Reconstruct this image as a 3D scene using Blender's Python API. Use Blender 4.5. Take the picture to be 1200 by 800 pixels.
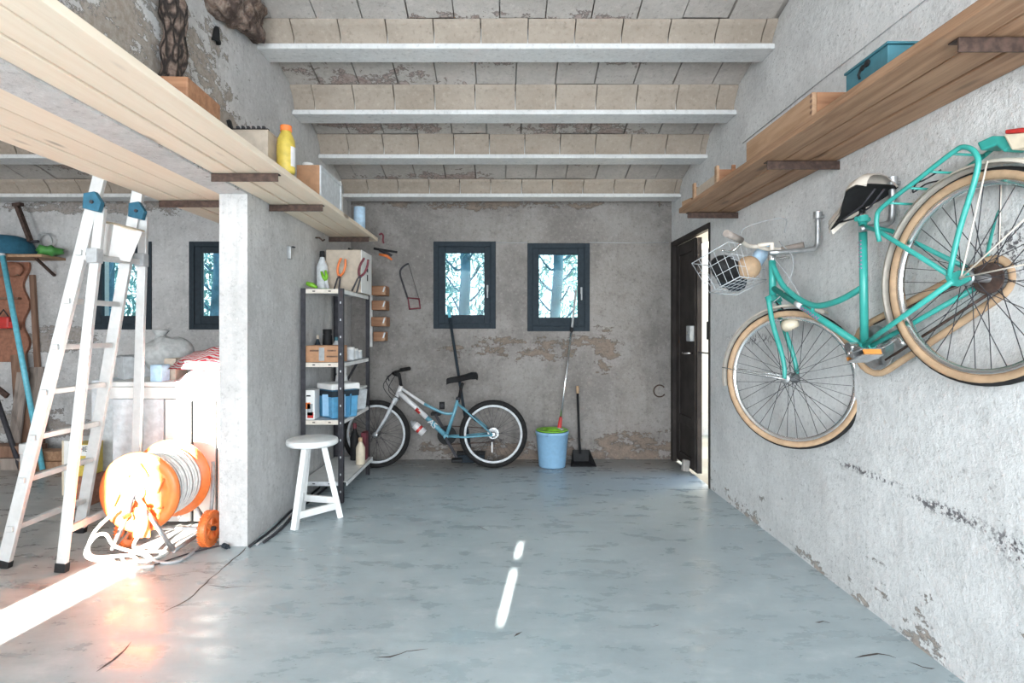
import bpy, math, random
from mathutils import Vector, Matrix, Euler, noise as mnoise
random.seed(7)
for o in list(bpy.data.objects): bpy.data.objects.remove(o)
SC = bpy.context.scene
COL = SC.collection
PI = math.pi

# ------------------------------------------------------------------ camera
FPX, CX, CY, CAMH = 660.0, 590.0, 388.0, 1.2      # focal length and vanishing point in pixels of the 1200x800 frame
cam = bpy.data.cameras.new('camera')
cam.sensor_width = 36.0
cam.lens = FPX * 36.0 / 1200.0
cam.shift_x = (600 - CX) / 1200.0
cam.shift_y = -(400 - CY) / 1200.0
cam.clip_start = 0.05
camo = bpy.data.objects.new('camera', cam); COL.objects.link(camo)
camo.location = (0, 0, CAMH); camo.rotation_euler = (PI / 2, 0, 0)
SC.camera = camo

# ------------------------------------------------------------------ light
SC.view_settings.view_transform = 'Standard'
SC.view_settings.look = 'None'
SC.view_settings.gamma = 1.0
SC.view_settings.use_curve_mapping = False
SC.view_settings.exposure = 1.0
world = bpy.data.worlds.new('daylight_sky'); SC.world = world
world.use_nodes = True
wn = world.node_tree
wn.nodes.clear()
wo = wn.nodes.new('ShaderNodeOutputWorld'); wb = wn.nodes.new('ShaderNodeBackground')
wr = wn.nodes.new('ShaderNodeValToRGB'); ws = wn.nodes.new('ShaderNodeSeparateXYZ'); wt = wn.nodes.new('ShaderNodeTexCoord')
wn.links.new(wt.outputs['Generated'], ws.inputs[0]); wn.links.new(ws.outputs['Z'], wr.inputs[0])
wr.color_ramp.elements[0].position = 0.0; wr.color_ramp.elements[0].color = (0.86, 0.95, 1.0, 1)
wr.color_ramp.elements[1].position = 0.8; wr.color_ramp.elements[1].color = (0.38, 0.62, 1.0, 1)
wn.links.new(wr.outputs[0], wb.inputs[0]); wb.inputs[1].default_value = 1.5
wn.links.new(wb.outputs[0], wo.inputs[0])

SUN_DX, SUN_DZ = 0.125, -0.25                        # low sun, shining in from behind the camera
sun = bpy.data.lights.new('sun', 'SUN'); sun.energy = 52.0; sun.angle = math.radians(0.35); sun.color = (1.0, 0.95, 0.86)
suno = bpy.data.objects.new('sun', sun); COL.objects.link(suno)
suno.rotation_euler = Vector((SUN_DX, 1.0, SUN_DZ)).to_track_quat('-Z', 'Y').to_euler()
def area(name, loc, size, energy, color, rot=(PI / 2, 0, 0)):
    l = bpy.data.lights.new(name, 'AREA'); l.shape = 'RECTANGLE'; l.size, l.size_y = size; l.energy = energy; l.color = color
    o = bpy.data.objects.new(name, l); COL.objects.link(o); o.location = loc; o.rotation_euler = rot
    return o
# area lamps: stand-in for garage door daylight, plus an added left-bay fill
area('garage_door_daylight', (0.15, -1.93, 1.35), (2.6, 2.4), 150.0, (0.88, 0.95, 1.0))
area('left_bay_fill', (-4.1, -1.93, 1.6), (1.9, 1.6), 75.0, (0.9, 0.96, 1.0))
SC.cycles.max_bounces = 8; SC.cycles.diffuse_bounces = 6; SC.cycles.transparent_max_bounces = 8
SC.cycles.sample_clamp_indirect = 6.0
SC.cycles.caustics_reflective = False; SC.cycles.caustics_refractive = False

# ------------------------------------------------------------------ helpers
def at(px, py, d):
    """The point at distance d (metres along the room) that the photograph shows at pixel px, py."""
    return Vector(((px - CX) * d / FPX, d, CAMH - (py - CY) * d / FPX))
def flo(px, py):
    """The floor point at that pixel."""
    return at(px, py, CAMH * FPX / (py - CY))

class MB:
    def __init__(s): s.v = []; s.f = []; s.sm = []
    def add(s, v, f, smooth=False):
        n = len(s.v); s.v += [tuple(p) for p in v]
        for q in f: s.f.append(tuple(i + n for i in q)); s.sm.append(smooth)
        return s
    def box(s, c, size, rot=None):
        x, y, z = (k / 2 for k in size); c = Vector(c)
        vs = [Vector((a * x, b * y, e * z)) for e in (-1, 1) for b in (-1, 1) for a in (-1, 1)]
        if rot is not None:
            m = rot if isinstance(rot, Matrix) else Euler(rot).to_matrix()
            vs = [m @ p for p in vs]
        return s.add([c + p for p in vs], [(0, 2, 3, 1), (4, 5, 7, 6), (0, 1, 5, 4), (2, 6, 7, 3), (0, 4, 6, 2), (1, 3, 7, 5)])
    def mm(s, a, b):
        a, b = Vector(a), Vector(b)
        return s.box((a + b) / 2, (abs(b.x - a.x), abs(b.y - a.y), abs(b.z - a.z)))
    def bar(s, p0, p1, w, h, up=(0, 0, 1)):
        p0, p1 = Vector(p0), Vector(p1); d = p1 - p0; L = d.length; d.normalize()
        u = Vector(up); u = u - d * u.dot(d)
        if u.length < 1e-5: u = d.orthogonal()
        u.normalize(); r = d.cross(u)
        m = Matrix((d, r, u)).transposed()
        return s.box((p0 + p1) / 2, (L, w, h), m)
    def tube(s, pts, r, n=8, closed=False, caps=True):
        pts = [Vector(p) for p in pts]; N = len(pts)
        rs = r if isinstance(r, (list, tuple)) else [r] * N
        vs = []; ref = None
        for i, p in enumerate(pts):
            if closed: t = pts[(i + 1) % N] - pts[i - 1]
            else: t = pts[min(i + 1, N - 1)] - pts[max(i - 1, 0)]
            if t.length < 1e-9: t = Vector((0, 0, 1))
            t.normalize()
            if ref is None: ref = t.orthogonal()
            ref = ref - t * ref.dot(t)
            if ref.length < 1e-6: ref = t.orthogonal()
            ref.normalize(); b = t.cross(ref)
            for k in range(n):
                a = 2 * PI * k / n
                vs.append(p + (ref * math.cos(a) + b * math.sin(a)) * rs[i])
        fs = []
        for i in range(N if closed else N - 1):
            for k in range(n):
                a, b = i * n + k, i * n + (k + 1) % n
                c, d = ((i + 1) % N) * n + (k + 1) % n, ((i + 1) % N) * n + k
                fs.append((a, b, c, d))
        s.add(vs, fs, True)
        if caps and not closed:
            m = len(s.v) - len(vs)
            s.f.append(tuple(m + k for k in reversed(range(n)))); s.sm.append(False)
            s.f.append(tuple(m + (N - 1) * n + k for k in range(n))); s.sm.append(False)
        return s
    def lathe(s, prof, n=24, c=(0, 0, 0), axis=(0, 0, 1), a0=0.0, a1=2 * PI, smooth=True, ref=None):
        c = Vector(c); ax = Vector(axis).normalized()
        u = Vector(ref) if ref else ax.orthogonal()
        u = (u - ax * u.dot(ax)).normalized(); w = ax.cross(u)
        full = abs(a1 - a0 - 2 * PI) < 1e-6
        m = n if full else n + 1; vs = []
        for r, h in prof:
            for k in range(m):
                a = a0 + (a1 - a0) * k / n
                vs.append(c + ax * h + (u * math.cos(a) + w * math.sin(a)) * r)
        fs = []
        for i in range(len(prof) - 1):
            for k in range(n):
                k2 = (k + 1) % m
                fs.append((i * m + k, i * m + k2, (i + 1) * m + k2, (i + 1) * m + k))
        return s.add(vs, fs, smooth)
    def cyl(s, p0, p1, r, n=16, r1=None):
        p0, p1 = Vector(p0), Vector(p1); L = (p1 - p0).length
        r1 = r if r1 is None else r1
        s.lathe([(1e-5, 0), (r, 0)], n, p0, p1 - p0, smooth=False)
        s.lathe([(r, 0), (r1, L)], n, p0, p1 - p0)
        return s.lathe([(r1, L), (1e-5, L)], n, p0, p1 - p0, smooth=False)
    def torus(s, c, axis, R, r, n=40, m=8):
        ax = Vector(axis).normalized(); u = ax.orthogonal().normalized(); w = ax.cross(u); c = Vector(c)
        return s.tube([c + (u * math.cos(2 * PI * k / n) + w * math.sin(2 * PI * k / n)) * R for k in range(n)], r, m, closed=True)
    def ball(s, c, r, n=16, m=10, f=None):
        r = r if isinstance(r, (tuple, list)) else (r, r, r); c = Vector(c); vs = []; fs = []
        for i in range(m + 1):
            t = PI * i / m
            for k in range(n):
                a = 2 * PI * k / n
                p = Vector((math.sin(t) * math.cos(a), math.sin(t) * math.sin(a), math.cos(t)))
                g = f(p) if f else 1.0
                vs.append(c + Vector((p.x * r[0], p.y * r[1], p.z * r[2])) * g)
        for i in range(m):
            for k in range(n):
                fs.append((i * n + k, i * n + (k + 1) % n, (i + 1) * n + (k + 1) % n, (i + 1) * n + k))
        return s.add(vs, fs, True)
    def prism(s, poly, o, u, w, t):
        """Polygon poly (a, b) in the plane o + a*u + b*w, given thickness t along u x w."""
        o, u, w = Vector(o), Vector(u), Vector(w); nrm = u.cross(w).normalized(); n = len(poly)
        A = [o + u * a + w * b for a, b in poly]; B = [p + nrm * t for p in A]
        return s.add(A + B, [tuple(reversed(range(n))), tuple(range(n, 2 * n))] + [(i, (i + 1) % n, n + (i + 1) % n, n + i) for i in range(n)])
    def mesh(s, name):
        me = bpy.data.meshes.new(name); me.from_pydata(s.v, [], s.f)
        me.polygons.foreach_set('use_smooth', s.sm); me.update()
        return me

def tag(o, label=None, cat=None, group=None, kind=None):
    if label: o['label'] = label
    if cat: o['category'] = cat
    if group: o['group'] = group
    if kind: o['kind'] = kind
    return o
def empty(name, loc=(0, 0, 0), rot=(0, 0, 0)):
    o = bpy.data.objects.new(name, None); COL.objects.link(o); o.location = loc; o.rotation_euler = rot; o.empty_display_size = 0.1
    return o
def ob(name, me, m=None, parent=None, bevel=0.0, seg=2, fix=True):
    if isinstance(me, MB): me = me.mesh(name)
    if m and not me.materials: me.materials.append(m)
    o = bpy.data.objects.new(name, me); COL.objects.link(o)
    if parent: o.parent = parent
    if bevel:
        b = o.modifiers.new('bevel', 'BEVEL'); b.width = bevel; b.segments = seg; b.limit_method = 'ANGLE'; b.angle_limit = math.radians(50)
    return o
def thing(name, label, cat, loc=(0, 0, 0), rot=(0, 0, 0), group=None):
    return tag(empty(name, loc, rot), label, cat, group)
def solo(name, me, m, label, cat, group=None, bevel=0.0, loc=None, rot=None, kind=None):
    o = ob(name, me, m, None, bevel)
    if loc is not None: o.location = loc
    if rot is not None: o.rotation_euler = rot
    return tag(o, label, cat, group, kind)
def smooth_path(pts, k=6, closed=False):
    """Catmull-Rom through the points."""
    pts = [Vector(p) for p in pts]; n = len(pts); out = []
    for i in range(n if closed else n - 1):
        p0 = pts[i - 1] if (closed or i > 0) else pts[0] * 2 - pts[1]
        p1, p2 = pts[i], pts[(i + 1) % n]
        p3 = pts[(i + 2) % n] if (closed or i + 2 < n) else p2 * 2 - p1
        for j in range(k):
            t = j / k
            out.append(0.5 * ((2 * p1) + (p2 - p0) * t + (2 * p0 - 5 * p1 + 4 * p2 - p3) * t * t + (3 * p1 - p0 - 3 * p2 + p3) * t ** 3))
    if not closed: out.append(pts[-1])
    return out
def text_mesh(txt, size, ext=0.0006):
    c = bpy.data.curves.new('lettering', 'FONT'); c.body = txt; c.size = size; c.extrude = ext; c.align_x = 'CENTER'; c.align_y = 'CENTER'
    o = bpy.data.objects.new('lettering', c); COL.objects.link(o)
    dg = bpy.context.evaluated_depsgraph_get()
    me = bpy.data.meshes.new_from_object(o.evaluated_get(dg))
    bpy.data.objects.remove(o); bpy.data.curves.remove(c)
    return me

# ------------------------------------------------------------------ materials
class NT:
    def __init__(s, name):
        s.m = bpy.data.materials.new(name); s.m.use_nodes = True; s.t = s.m.node_tree; s.t.nodes.clear()
        s.out = s.n('OutputMaterial'); s.b = s.n('BsdfPrincipled'); s.t.links.new(s.b.outputs[0], s.out.inputs[0])
    def n(s, kind): return s.t.nodes.new('ShaderNode' + kind)
    def put(s, sock, v):
        if isinstance(v, bpy.types.NodeSocket): s.t.links.new(v, sock)
        elif isinstance(v, (tuple, list)) and len(v) == 3 and sock.type == 'RGBA': sock.default_value = (*v, 1)
        else: sock.default_value = v
    def set(s, **k):
        for a, v in k.items(): s.put(s.b.inputs[a.replace('_', ' ')], v)
    def pos(s): return s.n('NewGeometry').outputs['Position']
    def obj(s): return s.n('TexCoord').outputs['Object']
    def rnd(s): return s.n('ObjectInfo').outputs['Random']
    def vm(s, op, a, b):
        x = s.n('VectorMath'); x.operation = op; s.put(x.inputs[0], a)
        if b is not None: s.put(x.inputs[1], b)
        return x.outputs['Value'] if op in ('LENGTH', 'DOT_PRODUCT') else x.outputs[0]
    def mt(s, op, a, b=0.0, clamp=False):
        x = s.n('Math'); x.operation = op; x.use_clamp = clamp; s.put(x.inputs[0], a); s.put(x.inputs[1], b)
        return x.outputs[0]
    def noise(s, vec, scale, detail=5, rough=0.55, dist=0.0):
        x = s.n('TexNoise'); s.put(x.inputs['Vector'], vec); x.inputs['Scale'].default_value = scale
        x.inputs['Detail'].default_value = detail; x.inputs['Roughness'].default_value = rough; x.inputs['Distortion'].default_value = dist
        return x.outputs['Fac']
    def voro(s, vec, scale, feature='DISTANCE_TO_EDGE'):
        x = s.n('TexVoronoi'); x.feature = feature; s.put(x.inputs['Vector'], vec); x.inputs['Scale'].default_value = scale
        return x.outputs[0]
    def ramp(s, v, lo, hi, a=0.0, b=1.0):
        x = s.n('MapRange'); x.interpolation_type = 'SMOOTHSTEP'; s.put(x.inputs[0], v)
        for i, k in enumerate((lo, hi, a, b)): s.put(x.inputs[i + 1], k)
        return x.outputs[0]
    def mix(s, f, a, b):
        x = s.n('Mix'); x.data_type = 'RGBA'; s.put(x.inputs['Factor'], f); s.put(x.inputs[6], a); s.put(x.inputs[7], b)
        return x.outputs[2]
    def bump(s, h, strength=0.3, dist=0.02, nrm=None):
        x = s.n('Bump'); x.inputs['Strength'].default_value = strength; x.inputs['Distance'].default_value = dist; s.put(x.inputs['Height'], h)
        if nrm is not None: s.put(x.inputs['Normal'], nrm)
        return x.outputs[0]

def plain(name, col, rough=0.5, metal=0.0, var=0.12, scale=30.0, bump=0.0, spec=0.5):
    t = NT(name); p = t.obj()
    f = t.ramp(t.noise(p, scale, 4), 0.3, 0.7)
    t.set(Base_Color=t.mix(f, tuple(c * (1 - var) for c in col), tuple(min(1, c * (1 + var)) for c in col)), Roughness=rough, Metallic=metal)
    t.b.inputs['Specular IOR Level'].default_value = spec
    if bump: t.set(Normal=t.bump(t.noise(p, scale * 3, 4), bump, 0.004))
    return t.m
def wood(name, a, b, axis=0, rough=0.65, grain=1.0, dark=(0.12, 0.07, 0.04), gap=0.25):
    t = NT(name); o = t.obj()
    off = t.n('CombineXYZ'); r = t.rnd()
    for i in range(3): t.put(off.inputs[i], t.mt('MULTIPLY', r, 17.0 + 5 * i))
    p = t.vm('ADD', o, off.outputs[0])
    sc = [14.0, 14.0, 14.0]; sc[axis] = 1.1
    q = t.vm('MULTIPLY', p, Vector(sc) * grain)
    g = t.noise(q, 2.2, 6, 0.6, 0.6)
    fine = t.noise(t.vm('MULTIPLY', p, Vector([160 if i != axis else 5 for i in range(3)])), 1.0, 3)
    c = t.mix(t.ramp(g, 0.32, 0.68), a, b)
    kn = t.voro(t.vm('MULTIPLY', p, Vector([7.0 if i != axis else 1.8 for i in range(3)])), 1.0, 'F1')
    c = t.mix(t.ramp(kn, 0.06, 0.16, 0.75, 0.0), c, dark)
    c = t.mix(t.ramp(fine, 0.55, 0.8, 0.0, gap), c, dark)
    t.set(Base_Color=c, Roughness=rough, Normal=t.bump(t.mt('ADD', g, fine), 0.25, 0.004))
    return t.m
def plaster(name, c1, c2, patch, spots=(), bump=0.5, streak=0.0, specks=0.0, patch2=None, low=None, mould=()):
    t = NT(name); p = t.pos()
    n1 = t.noise(p, 1.3, 6, 0.62); n2 = t.noise(p, 6.0, 6, 0.65); n3 = t.noise(p, 38.0, 5, 0.7); n4 = t.noise(p, 120.0, 3, 0.6)
    c = t.mix(t.ramp(t.mt('ADD', t.mt('MULTIPLY', n1, 0.6), t.mt('MULTIPLY', n2, 0.4)), 0.36, 0.64), c1, c2)
    if streak:
        st = t.noise(t.vm('MULTIPLY', p, Vector((9, 9, 1.0))), 1.6, 5, 0.6)
        c = t.mix(t.ramp(st, 0.52, 0.75, 0.0, streak), c, tuple(k * 0.62 for k in c1))
    c = t.mix(t.ramp(n3, 0.52, 0.72, 0.0, 0.5), c, tuple(k * 0.55 for k in c1))
    c = t.mix(t.ramp(n3, 0.46, 0.28, 0.0, 0.45), c, tuple(min(0.9, k * 1.3) for k in c2))
    if specks:
        sp = t.mt('MULTIPLY', t.ramp(t.noise(p, 60.0, 4, 0.75), 0.60, 0.68), t.ramp(t.noise(p, 3.0, 4), 0.42, 0.62))
        c = t.mix(t.mt('MULTIPLY', sp, specks), c, (0.10, 0.08, 0.07))
    ps = t.vm('MULTIPLY', p, Vector((1.0, 1.0, 2.2)))
    nf = t.noise(ps, 4.5, 10, 0.72)
    for ctr, rad in mould:                            # black mould specks along an old tide line
        d = t.vm('LENGTH', t.vm('DIVIDE', t.vm('SUBTRACT', p, Vector(ctr)), Vector(rad)), None)
        sp = t.mt('MULTIPLY', t.ramp(d, 1.0, 0.3), t.ramp(t.noise(p, 55.0, 5, 0.7), 0.50, 0.56))
        c = t.mix(t.mt('MULTIPLY', sp, 0.85), c, (0.06, 0.05, 0.06))
    rag = t.mt('SUBTRACT', t.mt('ADD', t.mt('MULTIPLY', n2, 0.75), t.mt('ADD', t.mt('MULTIPLY', n3, 0.55), t.mt('MULTIPLY', n1, 0.5))), 0.9)
    mask = None
    for ctr, rad in spots:
        d = t.vm('LENGTH', t.vm('DIVIDE', t.vm('SUBTRACT', p, Vector(ctr)), Vector(rad)), None)
        s_ = t.mt('SUBTRACT', 1.0, d)
        mask = s_ if mask is None else t.mt('MAXIMUM', mask, s_)
    h = t.mt('ADD', t.mt('MULTIPLY', n2, 0.6), t.mt('ADD', t.mt('MULTIPLY', n3, 0.28), t.mt('MULTIPLY', n4, 0.10)))
    if low is not None:
        z = t.n('SeparateXYZ'); t.put(z.inputs[0], p)
        s_ = t.mt('MULTIPLY', t.mt('SUBTRACT', low, z.outputs[2]), 1.6)
        mask = s_ if mask is None else t.mt('MAXIMUM', mask, s_)
    if mask is not None:
        mm_ = t.mt('ADD', t.mt('MINIMUM', mask, 0.42), t.mt('ADD', t.mt('MULTIPLY', rag, 1.6), t.mt('MULTIPLY', t.mt('SUBTRACT', nf, 0.56), 4.0)))
        k = t.ramp(mm_, 0.10, 0.20)
        lip = t.mt('MULTIPLY', t.ramp(mm_, 0.0, 0.10), t.ramp(mm_, 0.22, 0.12))
        pc = t.mix(t.ramp(n3, 0.35, 0.65), patch, patch2 or tuple(q * 0.65 for q in patch))
        c = t.mix(t.mt('MULTIPLY', lip, 0.75), t.mix(k, c, pc), tuple(q * 0.35 for q in patch))
        h = t.mt('SUBTRACT', h, t.mt('MULTIPLY', k, 0.35))
    t.set(Base_Color=c, Roughness=0.92, Normal=t.bump(h, bump, 0.035))
    t.b.inputs['Specular IOR Level'].default_value = 0.2
    return t.m

M = {}
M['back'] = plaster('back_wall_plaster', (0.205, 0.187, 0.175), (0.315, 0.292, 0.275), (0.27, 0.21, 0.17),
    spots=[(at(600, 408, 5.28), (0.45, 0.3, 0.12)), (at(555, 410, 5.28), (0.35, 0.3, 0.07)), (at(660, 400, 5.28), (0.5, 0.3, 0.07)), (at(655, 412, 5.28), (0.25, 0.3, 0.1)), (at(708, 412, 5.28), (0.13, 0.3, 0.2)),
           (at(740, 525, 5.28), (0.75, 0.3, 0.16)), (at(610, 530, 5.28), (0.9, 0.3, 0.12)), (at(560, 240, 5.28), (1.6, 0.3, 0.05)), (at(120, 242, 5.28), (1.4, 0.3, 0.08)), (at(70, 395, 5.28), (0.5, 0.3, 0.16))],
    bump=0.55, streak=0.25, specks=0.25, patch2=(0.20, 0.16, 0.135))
M['bay'] = plaster('lightened_bay_plaster', (0.44, 0.43, 0.425), (0.58, 0.57, 0.565), (0.30, 0.26, 0.23),
    spots=[(at(120, 242, 5.28), (1.4, 0.3, 0.08)), (at(70, 395, 5.28), (0.5, 0.3, 0.16)), (at(30, 500, 5.28), (0.6, 0.3, 0.2))], bump=0.5, streak=0.3, specks=0.5, patch2=(0.36, 0.33, 0.31))  # base tone lifted in place of stronger light in the left bay
M['right'] = plaster('right_wall_plaster', (0.62, 0.615, 0.61), (0.78, 0.775, 0.77), (0.50, 0.44, 0.39),
    low=0.05, mould=[((1.576, 2.45, 0.585), (0.1, 0.35, 0.022)), ((1.576, 2.0, 0.56), (0.1, 0.30, 0.035)), ((1.576, 1.72, 0.53), (0.1, 0.15, 0.07)), ((1.576, 1.66, 0.40), (0.1, 0.03, 0.09)), ((1.576, 3.6, 1.15), (0.1, 0.5, 0.05)), ((1.576, 1.75, 1.45), (0.1, 0.2, 0.12))], bump=0.55, streak=0.18, specks=0.55, patch2=(0.42, 0.36, 0.32))
M['left'] = plaster('partition_plaster', (0.47, 0.46, 0.455), (0.60, 0.59, 0.585), (0.30, 0.255, 0.215),
    spots=[((-1.40, 2.1, 2.45), (0.09, 1.05, 0.42)), ((-1.40, 2.9, 2.15), (0.09, 0.55, 0.2)), ((-1.40, 1.6, 2.9), (0.09, 0.5, 0.5)), ((-1.40, 2.45, 2.55), (0.09, 0.3, 0.3))],
    bump=0.5, streak=0.35, specks=0.25, patch2=(0.38, 0.345, 0.31))
M['ceil_tile'] = plaster('limewashed_clay_tile', (0.40, 0.365, 0.335), (0.50, 0.46, 0.43), (0.27, 0.20, 0.18),
    spots=[((-0.9, 4.0, 2.9), (0.7, 0.5, 0.7)), ((-0.2, 3.4, 2.9), (0.5, 0.25, 0.7)), ((0.5, 4.4, 2.8), (0.8, 0.3, 0.7)), ((-0.8, 2.8, 3.2), (0.5, 0.3, 0.7)), ((0.6, 3.4, 3.0), (0.6, 0.22, 0.7)), ((-0.6, 5.0, 2.6), (0.7, 0.2, 0.6)), ((-3.4, 4.6, 2.7), (0.8, 0.3, 0.6))],
    bump=0.35, specks=0.5, patch2=(0.40, 0.33, 0.30))
M['clay'] = plaster('pale_clay_block', (0.33, 0.275, 0.225), (0.40, 0.34, 0.285), (0.3, 0.22, 0.17), bump=0.15, specks=0.2)
M['joist'] = plaster('whitewashed_joist', (0.62, 0.615, 0.61), (0.72, 0.715, 0.71), (0.5, 0.4, 0.32), bump=0.2, specks=0.15)
def floor_mat():
    t = NT('worn_concrete'); p = t.pos()
    n1 = t.noise(p, 0.9, 6, 0.6); n2 = t.noise(t.vm('MULTIPLY', p, Vector((1.0, 2.2, 1))), 4.0, 7, 0.68, 0.2); n3 = t.noise(p, 45.0, 4, 0.7); n4 = t.noise(t.vm('MULTIPLY', p, Vector((1.0, 1.6, 1))), 3.2, 12, 0.74)
    c = t.mix(t.ramp(t.mt('ADD', t.mt('MULTIPLY', n1, 0.5), t.mt('MULTIPLY', n2, 0.5)), 0.28, 0.70), (0.285, 0.35, 0.38), (0.455, 0.525, 0.55))
    c = t.mix(t.ramp(n4, 0.50, 0.74, 0.0, 0.5), c, (0.67, 0.705, 0.72))
    c = t.mix(t.ramp(n4, 0.50, 0.24, 0.0, 0.32), c, (0.22, 0.25, 0.27))
    c = t.mix(t.mt('MULTIPLY', t.ramp(n3, 0.66, 0.74), t.ramp(n2, 0.45, 0.6)), c, (0.08, 0.075, 0.07))
    x = t.n('SeparateXYZ'); t.put(x.inputs[0], p)
    c = t.mix(t.mt('MULTIPLY', t.ramp(x.outputs[1], 4.4, 5.2), t.ramp(n1, 0.2, 0.6, 0.4, 0.9)), c, (0.20, 0.175, 0.155))
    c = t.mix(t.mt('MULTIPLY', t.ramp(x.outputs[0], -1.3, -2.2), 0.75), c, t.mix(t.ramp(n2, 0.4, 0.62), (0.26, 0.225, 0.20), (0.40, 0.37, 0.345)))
    t.set(Base_Color=c, Roughness=t.ramp(t.mt('ADD', t.mt('MULTIPLY', n2, 0.7), t.mt('MULTIPLY', n4, 0.3)), 0.36, 0.62, 0.20, 0.48),
          Normal=t.bump(t.mt('ADD', t.mt('MULTIPLY', n2, 0.5), t.mt('MULTIPLY', n3, 0.08)), 0.10, 0.02))
    t.b.inputs['Specular IOR Level'].default_value = 0.5
    return t.m
M['floor'] = floor_mat()
M['crack'] = plain('crack_dirt', (0.07, 0.055, 0.05), 0.95)
M['slate'] = plain('slate_paint', (0.030, 0.040, 0.050), 0.7, var=0.1, spec=0.15)
M['door'] = plain('dark_brown_door', (0.036, 0.030, 0.028), 0.65, var=0.25, scale=8, spec=0.2)
M['white'] = plain('white_paint', (0.80, 0.79, 0.77), 0.5, var=0.06, scale=14, bump=0.1)
M['stoolwhite'] = plain('chipped_white_paint', (0.82, 0.82, 0.81), 0.5, var=0.05, scale=20, bump=0.2)
M['cream'] = plain('cream_plastic', (0.70, 0.60, 0.46), 0.45, var=0.07)
M['alu'] = plain('aluminium', (0.56, 0.56, 0.555), 0.45, 0.25, var=0.05)
M['steel'] = plain('galvanised_steel', (0.50, 0.51, 0.52), 0.38, 0.9, var=0.15)
M['chrome'] = plain('chrome', (0.80, 0.80, 0.80), 0.18, 1.0, var=0.04)
M['black'] = plain('black_plastic', (0.015, 0.015, 0.016), 0.6, var=0.2, spec=0.25)
M['rubber'] = plain('black_rubber', (0.020, 0.019, 0.019), 0.8, var=0.25, bump=0.2, spec=0.2)
M['dark'] = plain('dark_grey_metal', (0.05, 0.048, 0.055), 0.6, 0.2, var=0.2, spec=0.25)
M['rust'] = plain('rusty_iron', (0.075, 0.045, 0.035), 0.75, 0.2, var=0.4, scale=40, bump=0.3)
M['teal'] = plain('turquoise_enamel', (0.04, 0.335, 0.29), 0.32, var=0.06)
M['tan'] = plain('tan_sidewall_rubber', (0.45, 0.30, 0.185), 0.7, var=0.12)
M['offwhite'] = plain('off_white_enamel', (0.70, 0.63, 0.55), 0.4, var=0.08)
M['magenta'] = plain('magenta_decal', (0.62, 0.10, 0.36), 0.5)
M['amber'] = plain('amber_reflector', (0.62, 0.25, 0.06), 0.3)
M['red'] = plain('red_plastic', (0.50, 0.035, 0.03), 0.35)
M['maroon'] = plain('maroon_paint', (0.14, 0.018, 0.03), 0.5)
M['grip'] = plain('taupe_grip', (0.30, 0.25, 0.22), 0.7)
M['orange'] = plain('orange_plastic', (0.80, 0.20, 0.05), 0.38, var=0.08)
M['bluebucket'] = plain('light_blue_plastic', (0.26, 0.46, 0.66), 0.4, var=0.05)
M['green'] = plain('lime_green_plastic', (0.20, 0.48, 0.03), 0.45)
M['greendark'] = plain('garden_green_plastic', (0.07, 0.26, 0.06), 0.5)
M['yellow'] = plain('yellow_plastic', (0.55, 0.41, 0.07), 0.5)
M['tealbox'] = plain('petrol_blue_paint', (0.045, 0.16, 0.20), 0.5, var=0.15, scale=12)
M['hinge'] = plain('blue_hinge_plastic', (0.035, 0.13, 0.20), 0.6, spec=0.2)
M['bluepole'] = plain('sky_blue_paint', (0.14, 0.50, 0.62), 0.4)
M['cardboard'] = plain('cardboard', (0.46, 0.25, 0.14), 0.85, var=0.1, bump=0.1)
M['palecard'] = plain('beige_cardboard', (0.50, 0.42, 0.34), 0.85, var=0.08)
M['bikeblue'] = plain('pale_blue_enamel', (0.13, 0.33, 0.42), 0.35, var=0.08)
M['bikewhite'] = plain('white_enamel', (0.70, 0.68, 0.68), 0.35, var=0.06)
M['grey'] = plain('mid_grey_plastic', (0.36, 0.37, 0.38), 0.55)
M['lightgrey'] = plain('light_grey_plastic', (0.58, 0.60, 0.62), 0.5)
M['greysack'] = plain('grey_sacking', (0.42, 0.43, 0.43), 0.9, var=0.15, bump=0.3)
M['towel'] = plain('grey_cable', (0.40, 0.40, 0.41), 0.5)
M['whitecable'] = plain('white_cable', (0.78, 0.78, 0.76), 0.45)
M['terracotta'] = plain('terracotta', (0.30, 0.13, 0.08), 0.75, var=0.2, bump=0.2)
M['blueplastic'] = plain('blue_plastic', (0.09, 0.30, 0.50), 0.4)
M['paleblue'] = plain('pale_blue_plastic', (0.45, 0.62, 0.78), 0.5)
M['stonegrey'] = plain('cement', (0.36, 0.34, 0.32), 0.9, bump=0.3)
M['pine'] = wood('pine_board', (0.25, 0.135, 0.075), (0.40, 0.235, 0.14), axis=1, gap=0.4)
M['pine_lit'] = wood('lit_pine_board', (0.79, 0.66, 0.52), (0.83, 0.715, 0.58), axis=1, gap=0.04)  # pine lightened to carry the sun bounce on the left planks
M['crate'] = wood('crate_wood', (0.33, 0.19, 0.105), (0.46, 0.29, 0.18), axis=1)
M['darkwood'] = wood('dark_wood', (0.16, 0.085, 0.055), (0.26, 0.15, 0.10), axis=2)
M['oldwood'] = wood('grey_old_wood', (0.22, 0.18, 0.16), (0.34, 0.28, 0.24), axis=2)
M['blockwood'] = wood('orange_brown_wood', (0.26, 0.12, 0.06), (0.38, 0.19, 0.10), axis=0)
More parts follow.
